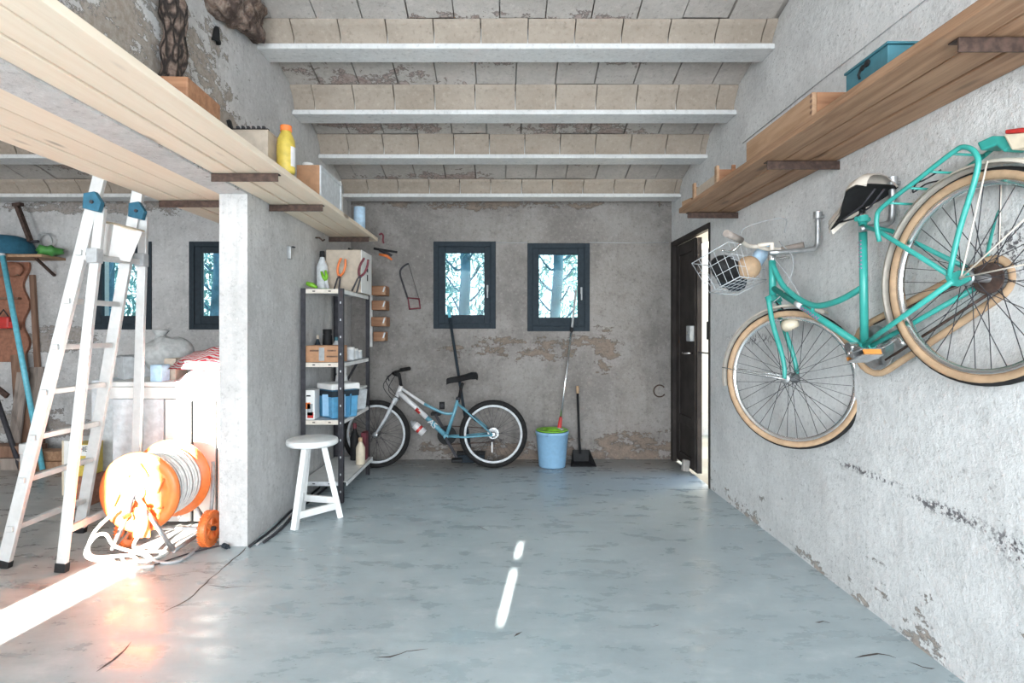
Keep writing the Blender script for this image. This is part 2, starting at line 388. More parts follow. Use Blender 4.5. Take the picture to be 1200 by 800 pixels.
def bark_mat():
    t = NT('bark'); p = t.obj(); q = t.vm('MULTIPLY', p, Vector((30, 30, 9)))
    v = t.voro(t.vm('ADD', q, t.vm('MULTIPLY', t.n('TexNoise').outputs['Color'], Vector((0.6, 0.6, 0.6)))), 1.0); g = t.noise(p, 55, 6, 0.7)
    c = t.mix(t.ramp(v, 0.02, 0.2), (0.025, 0.018, 0.015), t.mix(t.ramp(g, 0.35, 0.65), (0.10, 0.065, 0.05), (0.22, 0.16, 0.13)))
    t.set(Base_Color=c, Roughness=0.95, Normal=t.bump(t.mt('ADD', t.ramp(v, 0.0, 0.25), t.mt('MULTIPLY', g, 0.5)), 1.0, 0.015))
    return t.m
M['bark'] = bark_mat()
def rocky_mat():
    t = NT('broken_clay'); p = t.obj(); g = t.noise(p, 9, 8, 0.7); h = t.noise(p, 40, 5, 0.7)
    c = t.mix(t.ramp(g, 0.42, 0.6), (0.09, 0.06, 0.05), t.mix(t.ramp(h, 0.4, 0.62), (0.26, 0.17, 0.13), (0.38, 0.30, 0.25)))
    t.set(Base_Color=c, Roughness=0.95, Normal=t.bump(t.mt('ADD', g, t.mt('MULTIPLY', h, 0.4)), 0.9, 0.03))
    return t.m
M['rocky'] = rocky_mat()
M['leaf'] = plain('pale_conifer_green', (0.22, 0.42, 0.40), 0.7, var=0.4, scale=3)
M['trunk'] = plain('conifer_bark', (0.10, 0.19, 0.25), 0.9, var=0.3, scale=8, bump=0.5)
M['ground'] = plain('dry_ground', (0.40, 0.36, 0.28), 0.95, var=0.3, scale=2)
M['garden'] = plaster('garden_wall_render', (0.70, 0.64, 0.55), (0.8, 0.75, 0.66), (0.5, 0.4, 0.3), bump=0.3)
def cloth_mat():
    t = NT('red_white_striped_cloth'); p = t.obj(); w = t.n('TexWave'); t.put(w.inputs['Vector'], p); w.bands_direction = 'Y'
    w.inputs['Scale'].default_value = 26.0; w.inputs['Distortion'].default_value = 5.0; w.inputs['Detail'].default_value = 2
    t.set(Base_Color=t.mix(t.ramp(w.outputs['Fac'], 0.45, 0.6), (0.55, 0.53, 0.52), (0.45, 0.015, 0.03)), Roughness=0.9)
    return t.m
M['cloth'] = cloth_mat()
def glass_mat(name, tint, refl=0.06):
    t = NT(name); g = t.n('BsdfGlossy'); g.inputs['Roughness'].default_value = 0.03
    tr = t.n('BsdfTransparent'); tr.inputs[0].default_value = (*tint, 1)
    mx = t.n('MixShader'); mx.inputs[0].default_value = refl
    t.t.links.new(tr.outputs[0], mx.inputs[1]); t.t.links.new(g.outputs[0], mx.inputs[2]); t.t.links.new(mx.outputs[0], t.out.inputs[0])
    return t.m
M['glass'] = glass_mat('window_glass', (0.86, 0.98, 0.98), 0.008)
M['clear'] = glass_mat('clear_plastic', (0.80, 0.86, 0.88), 0.12)
def frosted():
    t = NT('frosted_polycarbonate'); tl = t.n('BsdfTranslucent'); tl.inputs[0].default_value = (0.75, 0.8, 0.82, 1); df = t.n('BsdfDiffuse'); df.inputs[0].default_value = (0.7, 0.72, 0.74, 1)
    mx = t.n('MixShader'); mx.inputs[0].default_value = 0.88
    t.t.links.new(tl.outputs[0], mx.inputs[1]); t.t.links.new(df.outputs[0], mx.inputs[2]); t.t.links.new(mx.outputs[0], t.out.inputs[0])
    return t.m
M['frosted'] = frosted()
# ------------------------------------------------------------------ the setting
XR, XL, XLL, XFL = 1.576, -1.429, -1.586, -5.6
YB, YF, YP = 5.28, -2.0, 3.143
JO = [(5.0, 2.39), (4.352, 2.535), (3.81, 2.665), (3.271, 2.838), (2.69, 2.99), (2.10, 3.14), (1.5, 3.30), (0.9, 3.455), (0.3, 3.61), (-0.3, 3.77), (-0.9, 3.92), (-1.5, 4.08)]
def ztop(d):                                          # underside of the clay tiles
    return 2.53 + (5.0 - d) * 0.262
def struct(name, mb, m, label, cat, parent=None):
    o = ob(name, mb, m, parent)
    if not parent: tag(o, label, cat, None, 'structure')
    return o
floor = struct('floor', MB().mm((XFL, YF - 0.3, -0.12), (XR + 0.02, YB + 0.02, 0.0)), M['floor'], 'worn grey-blue concrete garage floor with cracks and shine', 'floor')
struct('ground', MB().mm((-30, -16, -0.3), (30, 40, -0.13)), M['ground'], 'dry ground outside beyond the windows', 'ground')
# cracks and the saw-cut joint in the slab
def crack(pix, w):
    pts = [flo(*p) for p in pix]; q = []
    for a, b in zip(pts, pts[1:]):
        n = max(2, int((b - a).length / 0.05))
        for i in range(n):
            p = a.lerp(b, i / n); q.append(p + Vector((random.uniform(-1, 1), random.uniform(-1, 1), 0)) * 0.010)
    q.append(pts[-1]); vs = []; fs = []
    for i, p in enumerate(q):
        t = (q[min(i + 1, len(q) - 1)] - q[max(i - 1, 0)]); t.z = 0; t.normalize(); s = Vector((-t.y, t.x, 0)); ww = w * random.uniform(0.35, 1.0) * (0.15 if i in (0, len(q) - 1) else 1)
        vs += [(p.x + s.x * ww, p.y + s.y * ww, 0.0006), (p.x - s.x * ww, p.y - s.y * ww, 0.0006)]
        if i: fs.append((2 * i - 2, 2 * i - 1, 2 * i + 1, 2 * i))
    ob('crack', MB().add(vs, fs), M['crack'], floor)
for pix, w in [(((290, 640), (270, 660), (240, 684), (212, 708), (190, 718)), 0.006), (((240, 684), (265, 689), (300, 687)), 0.004), (((156, 752), (132, 772), (113, 787)), 0.006),
               (((252, 672), (225, 670), (180, 675)), 0.003), (((440, 770), (470, 766), (478, 762), (502, 760)), 0.005), (((1000, 770), (1030, 766), (1050, 771)), 0.006), (((1063, 776), (1080, 780), (1096, 783)), 0.006),
               (((605, 745), (612, 740)), 0.006), (((560, 615), (572, 622)), 0.004), (((955, 729), (965, 727), (973, 730)), 0.005), (((775, 732), (762, 735)), 0.004)]:
    crack(pix, w)

# windows in the back wall: (x0, x1, z0, z1)
def wrect(a, b, c, d): return (at(a, 0, YB).x, at(b, 0, YB).x, at(0, d, YB).z, at(0, c, YB).z)
WIN = [wrect(105, 178, 283, 386), wrect(222, 295, 283, 386), wrect(508, 581, 283, 385), wrect(618, 691, 285, 388)]
mb = MB(); xs = XFL
for (x0, x1, z0, z1) in WIN:
    mb.mm((xs, YB, 0), (x0, YB + 0.26, 2.52)); mb.mm((x0, YB, 0), (x1, YB + 0.26, z0)); mb.mm((x0, YB, z1), (x1, YB + 0.26, 2.52)); xs = x1
mb.mm((xs, YB, 0), (XR + 0.25, YB + 0.26, 2.52))
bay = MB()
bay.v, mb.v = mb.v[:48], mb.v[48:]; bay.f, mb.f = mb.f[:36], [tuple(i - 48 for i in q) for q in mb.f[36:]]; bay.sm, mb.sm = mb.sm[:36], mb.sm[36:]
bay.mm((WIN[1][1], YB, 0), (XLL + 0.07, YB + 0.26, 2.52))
struct('wall_bay', bay, M['bay'], 'back wall of the left bay, plaster lightened in place of light, with two small windows', 'wall')
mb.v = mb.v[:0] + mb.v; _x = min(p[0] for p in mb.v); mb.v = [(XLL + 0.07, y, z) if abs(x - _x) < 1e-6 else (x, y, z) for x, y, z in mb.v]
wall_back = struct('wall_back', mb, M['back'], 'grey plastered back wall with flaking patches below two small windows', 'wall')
def yzprism(mb, poly, x0, x1): return mb.prism(poly, (x0, 0, 0), (0, 1, 0), (0, 0, 1), x1 - x0)
DY0, DY1, DZ = 4.30, 5.215, 2.0
mb = MB()
yzprism(mb, [(YF - 0.2, 0), (DY0, 0), (DY0, ztop(DY0)), (YF - 0.2, ztop(YF - 0.2))], XR, XR + 0.25)
yzprism(mb, [(DY0, DZ), (DY1, DZ), (DY1, ztop(DY1)), (DY0, ztop(DY0))], XR, XR + 0.25)
yzprism(mb, [(DY1, 0), (YB, 0), (YB, ztop(YB)), (DY1, ztop(DY1))], XR, XR + 0.25)
wall_right = struct('wall_right', mb, M['right'], 'rough whitewashed wall the turquoise bicycle hangs on', 'wall')
mb = MB()
yzprism(mb, [(YP, 0), (YB, 0), (YB, ztop(YB)), (YP, ztop(YP))], XLL, XL)
yzprism(mb, [(YF, 1.965), (YP, 1.965), (YP, ztop(YP)), (YF, ztop(YF))], XLL, XL)
wall_left = struct('wall_left', mb, M['left'], 'plastered partition wall with pillar end and lintel over the side bay', 'wall')
mb = MB(); yzprism(mb, [(YF - 0.2, 0), (YB, 0), (YB, ztop(YB)), (YF - 0.2, ztop(YF - 0.2))], XFL - 0.2, XFL)
struct('wall_side', mb, M['left'], 'outer side wall of the left bay', 'wall')
# front wall behind the camera: garage door frosted to hold back the sun, added left-bay pane, and a door standing open by a hand's breadth
SX0, SX1 = -2.72, -2.45
mb = MB(); y0, y1 = YF - 0.06, YF; zt = ztop(YF)
mb.mm((XFL, y0, 0), (-5.1, y1, zt)); mb.mm((-5.1, y0, 0), (-3.1, y1, 0.8)); mb.mm((-5.1, y0, 2.4), (-3.1, y1, zt)); mb.mm((-3.1, y0, 0), (SX0, y1, zt))
mb.mm((SX0, y0, 2.40), (SX1, y1, zt)); mb.mm((SX1, y0, 0), (-1.2, y1, zt)); mb.mm((-1.2, y0, 2.6), (1.5, y1, zt)); mb.mm((1.5, y0, 0), (XR + 0.25, y1, zt))
struct('wall_front', mb, M['left'], 'front wall behind the camera', 'wall')
mb = MB(); gx, gw = -0.555, 0.015
mb.mm((-1.2, y0 + 0.02, 0.0), (gx - gw, y1 - 0.02, 2.6))
for a, b in ((0.0, 1.085), (1.215, 1.255), (1.305, 2.6)): mb.mm((gx - gw, y0 + 0.02, a), (gx + gw, y1 - 0.02, b))
mb.mm((gx + gw, y0 + 0.02, 0.0), (1.5, y1 - 0.02, 2.6))
struct('door_2', mb, M['frosted'], 'garage door behind the camera, unseen, frosted to hold back the sun', 'door')
struct('window_5', MB().mm((-5.1, y0 + 0.02, 0.8), (-3.1, y1 - 0.02, 2.4)), M['frosted'], 'unseen frosted pane added with the left bay fill lamp', 'window')  # pane added for the left-bay fill lamp, out of view

# ceiling: slab, joists faced with pale clay blocks, and limewashed clay tiles between them
mb = MB(); yzprism(mb, [(YF - 0.3, ztop(YF - 0.3) + 0.035), (YB + 0.4, ztop(YB + 0.4) + 0.035), (YB + 0.4, ztop(YB + 0.4) + 0.2), (YF - 0.3, ztop(YF - 0.3) + 0.2)], XFL - 0.3, XR + 0.4)
ceiling = struct('ceiling', mb, M['ceil_tile'], 'sloping ceiling of clay tiles laid between whitewashed joists', 'ceiling')
BL = 0.2735
prof = [(-0.045, 0.145), (-0.045, 0.132), (-0.022, 0.115), (0.008, 0.088), (0.024, 0.062), (0.031, 0.045), (0.033, 0.031), (0.05, 0.031), (0.05, 0.145)]
blk = MB(); n = len(prof)
blk.v = [(0.002, a, b) for a, b in prof] + [(BL - 0.005, a, b) for a, b in prof]
blk.f = [tuple(range(n)), tuple(reversed(range(n, 2 * n)))] + [(i, n + i, n + (i + 1) % n, (i + 1) % n) for i in range(n)]
blk.sm = [False, False] + [True if 1 <= i < 6 else False for i in range(n)]
blk = MB().add([blk.v[i] for i in range(n)], [tuple(range(n))]).add([blk.v[i] for i in range(n, 2 * n)], [tuple(reversed(range(n)))]).add(blk.v[:7] + blk.v[n:n + 7], [(i, 7 + i, 8 + i, i + 1) for i in range(6)], True).add(blk.v[6:n] + [blk.v[0]] + blk.v[n + 6:] + [blk.v[n]], [(i, 4 + i, 5 + i, i + 1) for i in range(3)])
blk_me = blk.mesh('clay_block'); blk_me.materials.append(M['clay'])
def joist(d, z, x0, x1, blocks):
    top = ztop(d + 0.08) + 0.02
    j = ob('joist', MB().mm((x0, d - 0.008, z), (x1, d + 0.165, z + 0.032)).mm((x0, d + 0.04, z + 0.03), (x1, d + 0.13, top)), M['joist'], ceiling, 0.006)
    if blocks:
        x = x0 - random.uniform(0.02, 0.2)
        while x < x1 - 0.02:
            a, b = max(x, x0), min(x + BL, x1)
            if b - a > 0.03:
                o = ob('clay_block', blk_me, None, j); o.location = (a, d + random.uniform(-0.003, 0.003), z + random.uniform(-0.002, 0.002)); o.scale = ((b - a) / BL, 1, (ztop(d - 0.03) - z) / 0.145)
            x += BL
for i, (d, z) in enumerate(JO):
    joist(d, z, XL, XR, i < 6)
    if i < 6: joist(d, z, XFL, XLL, i < 3)
tile_me = {}
def tiles(d0, d1, x0, x1):
    w = 0.262; x = x0 - random.uniform(0, 0.2); L = math.hypot(d1 - d0, ztop(d0) - ztop(d1)); sl = math.atan2(ztop(d1) - ztop(d0), d1 - d0)
    while x < x1 - 0.03:
        a, b = max(x, x0), min(x + w, x1)
        if b - a > 0.04:
            key = round(L, 3)
            if key not in tile_me:
                tile_me[key] = MB().box((0, 0, 0.015), (w - 0.008, L - 0.006, 0.03)).mesh('ceiling_tile'); tile_me[key].materials.append(M['ceil_tile'])
            o = ob('ceiling_tile', tile_me[key], None, ceiling); o.location = ((a + b) / 2, (d0 + d1) / 2, (ztop(d0) + ztop(d1)) / 2 + random.uniform(-0.006, 0.004))
            o.rotation_euler = (sl, random.uniform(-0.012, 0.012), random.uniform(-0.006, 0.006)); o.scale = ((b - a) / w, 1, 1)
        x += w
edges = [YB] + [d for d, z in JO]
for i in range(6):
    tiles(edges[i + 1] + (0.16 if i < 12 else 0), edges[i] - (0.04 if i else 0.0), XL, XR)
    if i < 4: tiles(edges[i + 1] + 0.16, edges[i] - (0.04 if i else 0.0), XFL, XLL)

# windows
def window(i, r, handle_side):
    x0, x1, z0, z1 = r; yf = YB - 0.012
    o = struct('window_%d' % i, MB().mm((x0 + 0.02, YB + 0.235, z0), (x1 - 0.02, YB + 0.26, z0 + 0.02)), M['slate'],
               ['', 'slate-framed back window behind the aluminium ladder', 'slate-framed back window half hidden by the pillar', 'slate-framed back window above the blue and white bicycle', 'slate-framed back window above the blue bucket'][i], 'window')
    fr = MB(); w = 0.048
    fr.mm((x0, yf, z0), (x0 + w, YB + 0.06, z1)); fr.mm((x1 - w, yf, z0), (x1, YB + 0.06, z1)); fr.mm((x0 + w, yf, z0), (x1 - w, YB + 0.06, z0 + w)); fr.mm((x0 + w, yf, z1 - w), (x1 - w, YB + 0.06, z1))
    ob('window_frame', fr, M['slate'], o, 0.004)
    a0, a1, b0, b1 = x0 + w - 0.001, x1 - w + 0.001, z0 + w - 0.001, z1 - w + 0.001; s = 0.062; ys = yf + 0.012
    sa = MB(); sa.mm((a0, ys, b0), (a0 + s, YB + 0.05, b1)); sa.mm((a1 - s, ys, b0), (a1, YB + 0.05, b1)); sa.mm((a0 + s, ys, b0), (a1 - s, YB + 0.05, b0 + s + 0.02)); sa.mm((a0 + s, ys, b1 - s + 0.005), (a1 - s, YB + 0.05, b1))
    so = ob('sash', sa, M['slate'], o, 0.005)
    ob('pane', MB().mm((a0 + s, YB + 0.02, b0 + s + 0.02), (a1 - s, YB + 0.026, b1 - s + 0.005)), M['glass'], so)
    h = MB(); hx = a1 - s / 2; zc = (z0 + z1) / 2 - 0.03; h.mm((hx - 0.009, ys - 0.008, zc - 0.03), (hx + 0.009, ys + 0.002, zc + 0.03)); h.mm((hx - 0.006, ys - 0.025, zc - 0.09), (hx + 0.006, ys - 0.012, zc + 0.008)); h.mm((hx - 0.005, ys - 0.02, zc - 0.005), (hx + 0.005, ys, zc + 0.005))
    ob('handle', h, M['grey'], so, 0.002)
for i, r in enumerate(WIN): window(i + 1, r, 1)

# side door in the right wall, standing ajar
dx = XR + 0.03; y0, y1 = 4.67, 5.20
d1 = struct('door_1', MB().mm((dx, y0, 0.02), (dx + 0.04, y1, DZ - 0.02)), M['door'], 'dark brown side door standing ajar in the right wall', 'door')
for (a, b, c, d) in ((0.02, 0.10, 0.02, 1.96), (0.43, 0.51, 0.02, 1.96), (0.10, 0.43, 1.86, 1.96), (0.10, 0.43, 0.02, 0.10), (0.10, 0.43, 0.36, 0.44)):
    ob('rail', MB().mm((dx - 0.014, y0 + a, 0.02 + c), (dx, y0 + b, 0.02 + d)), M['door'], d1, 0.004)
lk = at(811, 390, 660 * dx / (811 - 590)); lz = lk.z
ob('lock_box', MB().mm((dx - 0.05, y0 + 0.03, lz - 0.07), (dx - 0.012, y0 + 0.13, lz + 0.06)), M['grey'], d1, 0.006)
ob('lock_cylinder', MB().cyl((dx - 0.058, y0 + 0.08, lz), (dx - 0.048, y0 + 0.08, lz), 0.016), M['chrome'], d1)
ob('lever_handle', MB().tube([(dx - 0.012, y0 + 0.07, lz - 0.17), (dx - 0.055, y0 + 0.07, lz - 0.17), (dx - 0.06, y0 + 0.085, lz - 0.172), (dx - 0.06, y0 + 0.19, lz - 0.175)], 0.009, 8), M['chrome'], d1)
ob('jamb', MB().mm((XR - 0.01, DY0 - 0.012, 0), (XR + 0.02, DY0 + 0.012, DZ + 0.03)), M['door'], d1, 0.003)
ob('jamb', MB().mm((XR - 0.012, DY1 - 0.012, 0), (XR + 0.03, DY1 + 0.05, DZ + 0.03)), M['door'], d1, 0.003)
ob('head_jamb', MB().mm((XR - 0.012, DY0, DZ - 0.015), (XR + 0.03, DY1, DZ + 0.03)), M['door'], d1, 0.003)
ob('strike_box', MB().mm((XR + 0.0, DY0 + 0.01, lz - 0.05), (XR + 0.045, DY0 + 0.075, lz + 0.09)), M['black'], d1, 0.004)
ob('latch_bolt', MB().cyl((dx + 0.02, y0 - 0.25, lz - 0.16), (dx + 0.02, y0 + 0.01, lz - 0.16), 0.006), M['dark'], d1)
# garden wall seen through the gap
struct('garden_wall', MB().mm((1.9, 7.2, -0.14), (7.0, 7.4, 3.2)), M['garden'], 'sunlit cream garden wall seen through the door gap', 'garden wall')

# conifers outside the windows
leaf_n = [0]
def tree(px, d, rad, lean, label):
    t = thing('conifer_tree', label, 'tree', (at(px, 0, d).x, d, -0.13), group='conifers behind the garage')
    rnd = random.Random(px); H = 4.6
    pts = [(lean * k * 0.1 + 0.02 * math.sin(k * 1.9), 0, H * k / 9) for k in range(10)]
    sp = smooth_path(pts, 3); ob('trunk', MB().tube(sp, [rad * (1.1 - 0.6 * i / len(sp)) for i in range(len(sp))], 10), M['trunk'], t)
    fol = MB()
    for k in range(26):
        z = 0.9 + k * 0.115; side = 1 if k % 2 else -1; base = Vector((lean * z / H * 0.9, 0, z)); a = rnd.uniform(-0.7, 0.7); L = rnd.uniform(0.16, 0.26)
        dirv = Vector((side * math.cos(a), math.sin(a), 0))
        bp = [base, base + dirv * L * 0.3 + Vector((0, 0, -0.03)), base + dirv * L * 0.65 + Vector((0, 0, 0.03)), base + dirv * L + Vector((0, 0, 0.13))]
        bp = smooth_path(bp, 3); ob('branch', MB().tube(bp, [0.017 * (1 - 0.6 * i / len(bp)) for i in range(len(bp))], 6), M['trunk'], t)
        tip = bp[-1]
        for q in range(85):
            c = tip + Vector((rnd.gauss(dirv.x * 0.06, 0.13), rnd.gauss(0.28, 0.10), rnd.gauss(0.02, 0.11)))
            dv = Vector((rnd.gauss(0, 0.5), rnd.gauss(0, 0.4), rnd.gauss(-0.5, 0.5))).normalized() * rnd.uniform(0.07, 0.14); sv = dv.orthogonal().normalized() * 0.012
            fol.add([c - sv, c + sv, c + dv + sv * 0.3, c + dv - sv * 0.3], [(0, 1, 2, 3)])
    f = ob('foliage', fol, M['leaf'], t); f['kind'] = 'stuff'
tree(548, 6.35, 0.068, -0.1, 'conifer with upswept branches seen through the window above the leaning bicycle')
tree(650, 6.35, 0.068, 0.06, 'conifer with upswept branches seen through the window above the blue bucket')
tree(252, 6.4, 0.065, 0.05, 'conifer seen in the window beside the pillar')
tree(128, 6.4, 0.065, -0.05, 'conifer seen in the window behind the ladder')
# ------------------------------------------------------------------ bicycles
def mapped(mb, f):
    mb.v = [tuple(f(Vector(p))) for p in mb.v]; return mb
def wheel(name, parent, c, ax, R, tr, sidewall, rimmat, nsp=36, f=None, tread_in=0.35, hubw=0.05):
    """A spoked wheel: the rim is the part; tyre, tread, hub and spokes hang under it. ax: axle direction."""
    f = f or (lambda p: p); ax = Vector(ax).normalized(); u = ax.orthogonal().normalized(); w = ax.cross(u); c = Vector(c)
    rm = MB(); r0 = R - 2 * tr
    rm.lathe([(r0 - 0.016, -0.008), (r0 - 0.004, -0.011), (r0 + 0.004, -0.011), (r0 + 0.001, 0), (r0 + 0.004, 0.011), (r0 - 0.004, 0.011), (r0 - 0.016, 0.008), (r0 - 0.016, -0.008)], 56, c, ax)
    rim = ob(name, mapped(rm, f), rimmat, parent)
    ty = MB(); P = [(R - tr + tr * math.cos(a), tr * math.sin(a)) for a in [2.7 - 5.4 * k / 10 for k in range(11)]]
    ty.lathe(P, 56, c, ax); ob('tyre', mapped(ty, f), sidewall, rim)
    tg = MB(); P = [(R - tr + (tr + 0.0012) * math.cos(a), (tr + 0.0012) * math.sin(a)) for a in [1.1 - 2.2 * k / 6 for k in range(7)]]
    tg.lathe(P, 56, c, ax); ob('tread', mapped(tg, f), M['rubber'], rim)
    hb = MB(); hb.lathe([(0.001, -hubw), (0.018, -hubw), (0.026, -hubw + 0.004), (0.015, -hubw + 0.014), (0.013, 0), (0.015, hubw - 0.014), (0.026, hubw - 0.004), (0.018, hubw), (0.001, hubw)], 16, c, ax)
    hb.cyl(c - ax * (hubw + 0.02), c + ax * (hubw + 0.02), 0.006, 8); ob('hub', mapped(hb, f), M['steel'], rim)
    sp = MB()
    for k in range(nsp):
        a = 2 * PI * k / nsp; s = 1 if k % 2 else -1; b = a + (0.9 if (k // 2) % 2 else -0.9) * 0.9
        p1 = c + (u * math.cos(a) + w * math.sin(a)) * (r0 - 0.01); p0 = c + (u * math.cos(b) + w * math.sin(b)) * 0.022 + ax * s * (hubw - 0.006)
        sp.tube([p0, p1], 0.0014, 4, caps=False)
    o = ob('spokes', mapped(sp, f), M['dark'], rim); o['kind'] = 'stuff'
    return rim

# --- turquoise bicycle hung on the right wall; local axes: x forward, y to the rider's left, z up, origin at the rear hub
Rh, Fh = Vector((1.519, 1.797, 1.369)), Vector((1.378, 2.761, 0.968))
e1 = (Fh - Rh).normalized(); hz = Vector((e1.x, e1.y, 0)).normalized(); e3 = Vector((-hz.y, hz.x, 0)); e2 = e1.cross(e3)
tb = thing('bicycle', 'turquoise step-through bicycle with tan tyres hung on the right wall', 'bicycle')
tb.matrix_world = Matrix(((e1.x, e3.x, e2.x, Rh.x), (e1.y, e3.y, e2.y, Rh.y), (e1.z, e3.z, e2.z, Rh.z), (0, 0, 0, 1)))
WB = (Fh - Rh).length
HT, HBt = Vector((0.919, 0, 0.584)), Vector((0.985, 0, 0.41))
sax = (HT - HBt).normalized(); SR = Matrix.Rotation(math.radians(27), 3, sax)
def steer(p): return HT + SR @ (p - HT)
wheel('rear_wheel', tb, (0, 0, 0), (0, 1, 0), 0.343, 0.019, M['tan'], M['chrome'])
wheel('front_wheel', tb, (WB, 0, 0), (0, 1, 0), 0.343, 0.019, M['tan'], M['chrome'], f=steer)
BBp = Vector((0.525, 0, -0.037)); ST = Vector((0.338, 0, 0.44))
fr = MB(); fr.tube([HT + sax * 0.006, HBt - sax * 0.006], 0.018, 14)
fr.tube([Vector((0.965, 0, 0.45)), BBp], 0.0145, 12)
fr.tube(smooth_path([(0.925, 0, 0.565), (0.905, 0, 0.47), (0.875, 0, 0.40), (0.80, 0, 0.305), (0.73, 0, 0.245), (0.66, 0, 0.215), (0.56, 0, 0.195), (0.44, 0, 0.19)], 5), 0.0135, 12)
fr.tube([BBp, ST], 0.0155, 12); fr.cyl(BBp - Vector((0, 0.036, 0)), BBp + Vector((0, 0.036, 0)), 0.021, 14)
fr.tube([(0.735, 0, 0.25), (0.745, 0, 0.222)], 0.008, 8)
for s in (-1, 1):
    fr.tube([ST + Vector((-0.004, s * 0.014, -0.03)), (0.26, s * 0.03, 0.34), (0.03, s * 0.062, 0.02)], 0.0085, 10)
    fr.tube([BBp + Vector((-0.01, s * 0.016, 0)), (0.38, s * 0.035, -0.025), (0.03, s * 0.062, 0.006)], 0.0095, 10)
    fr.prism([(-0.022, -0.018), (0.02, -0.02), (0.05, 0.0), (0.05, 0.03), (0.0, 0.028), (-0.022, 0.01)], (0, s * 0.062 + 0.003, 0), (1, 0, 0), (0, 0, 1), 0.006)
frame = ob('frame', fr, M['teal'], tb)
fk = MB(); fk.bar(HBt + Vector((0, -0.05, -0.012)), HBt + Vector((0, 0.05, -0.012)), 0.03, 0.03)
for s in (-1, 1): fk.tube(smooth_path([HBt + Vector((0.0, s * 0.045, 0.0)), (1.012, s * 0.048, 0.27), (1.022, s * 0.052, 0.12), (1.036, s * 0.056, 0.04), (WB, s * 0.058, 0.0)], 4), [0.0125] * 8 + [0.011] * 6 + [0.009] * 3, 10)
ob('fork', mapped(fk, steer), M['teal'], tb)
hs = MB(); hs.cyl(HT, HT + sax * 0.03, 0.021, 14); ob('headset', hs, M['chrome'], tb)
for a, b in ((BBp.lerp(Vector((0.965, 0, 0.45)), 0.42), BBp.lerp(Vector((0.965, 0, 0.45)), 0.62)), (BBp.lerp(ST, 0.62), BBp.lerp(ST, 0.84))):
    d = b - a; n_ = Vector((0, 1, 0)).cross(d).normalized(); zz = [a + d * (k / 14) + n_ * (0.007 if k % 2 else -0.007) + Vector((0, 0.0135, 0)) for k in range(15)]
    ob('decal', MB().tube(zz, 0.0022, 4), M['magenta'], frame)
    ob('decal_field', MB().tube([b + d * 0.03, b + d * 0.4], 0.0152, 12), M['bikewhite'], frame) if d.length > 0.11 else None
# handlebar, turned against the wall
st = MB(); st.tube([HT + sax * 0.02, HT + sax * 0.085, Vector((0.915, 0.03, 0.672)), Vector((0.925, 0.055, 0.672))], 0.0125, 10); ob('stem', st, M['offwhite'], tb)
bar = smooth_path([(0.75, 0.33, 0.628), (0.80, 0.25, 0.632), (0.875, 0.16, 0.65), (0.925, 0.10, 0.668), (0.935, 0.045, 0.672), (0.945, 0.0, 0.668), (0.93, -0.06, 0.655), (0.90, -0.105, 0.645), (0.86, -0.145, 0.64)], 4)
hbo = ob('handlebar', MB().tube(bar, 0.0105, 10), M['offwhite'], tb)
ob('grip', MB().tube([(0.748, 0.333, 0.628), (0.82, 0.215, 0.636)], 0.0165, 12), M['grip'], hbo)
ob('grip', MB().tube([(0.855, -0.148, 0.639), (0.925, -0.075, 0.652)], 0.0165, 12), M['grip'], hbo)
for s, p in ((1, (0.85, 0.19, 0.642)), (-1, (0.925, -0.03, 0.655))):
    ob('brake_lever', MB().tube(smooth_path([Vector(p), Vector(p) + Vector((0.05, 0.03 * s, -0.02)), Vector(p) + Vector((0.03, 0.10 * s, -0.03))], 4), 0.006, 6), M['chrome'], hbo)
for pts in ([(0.9, 0.16, 0.66), (0.93, 0.1, 0.78), (0.86, -0.08, 0.80), (0.84, -0.05, 0.7)], [(0.86, -0.02, 0.66), (0.80, -0.02, 0.52), (0.88, 0.0, 0.40), (0.99, 0.02, 0.37)], [(0.9, 0.02, 0.62), (0.83, 0.01, 0.45), (0.8, 0.0, 0.33)]):
    ob('brake_cable', MB().tube(smooth_path(pts, 6), 0.0028, 5), M['grey'], tb)
# mudguards
def guard(c, a0, a1, r, f=None):
    m = MB().lathe([(r - 0.012, -0.026), (r - 0.003, -0.021), (r, -0.012), (r + 0.001, 0), (r, 0.012), (r - 0.003, 0.021), (r - 0.012, 0.026)], 40, c, (0, -1, 0), math.radians(a0), math.radians(a1), ref=(1, 0, 0))
    m.lathe([(r - 0.014, -0.025), (r - 0.002, 0), (r - 0.014, 0.025)], 40, c, (0, -1, 0), math.radians(a0), math.radians(a1), ref=(1, 0, 0))
    return mapped(m, f) if f else m
ob('rear_mudguard', guard((0, 0, 0), -3, 205, 0.368), M['offwhite'], tb)
ob('front_mudguard', guard((WB, 0, 0), 12, 140, 0.366, steer), M['offwhite'], tb)
stays = MB()
for s in (-1, 1):
    for a in (120, 160, 195): stays.tube([(0, s * 0.068, 0), (0.362 * math.cos(math.radians(a)), s * 0.026, 0.362 * math.sin(math.radians(a)))], 0.0028, 6)
ob('mudguard_stay', stays, M['offwhite'], tb)
stays = MB()
for s in (-1, 1): stays.tube([(WB, s * 0.068, 0), (WB + 0.36 * math.cos(math.radians(28)), s * 0.026, 0.36 * math.sin(math.radians(28)))], 0.0024, 6)
ob('mudguard_stay', mapped(stays, steer), M['chrome'], tb)
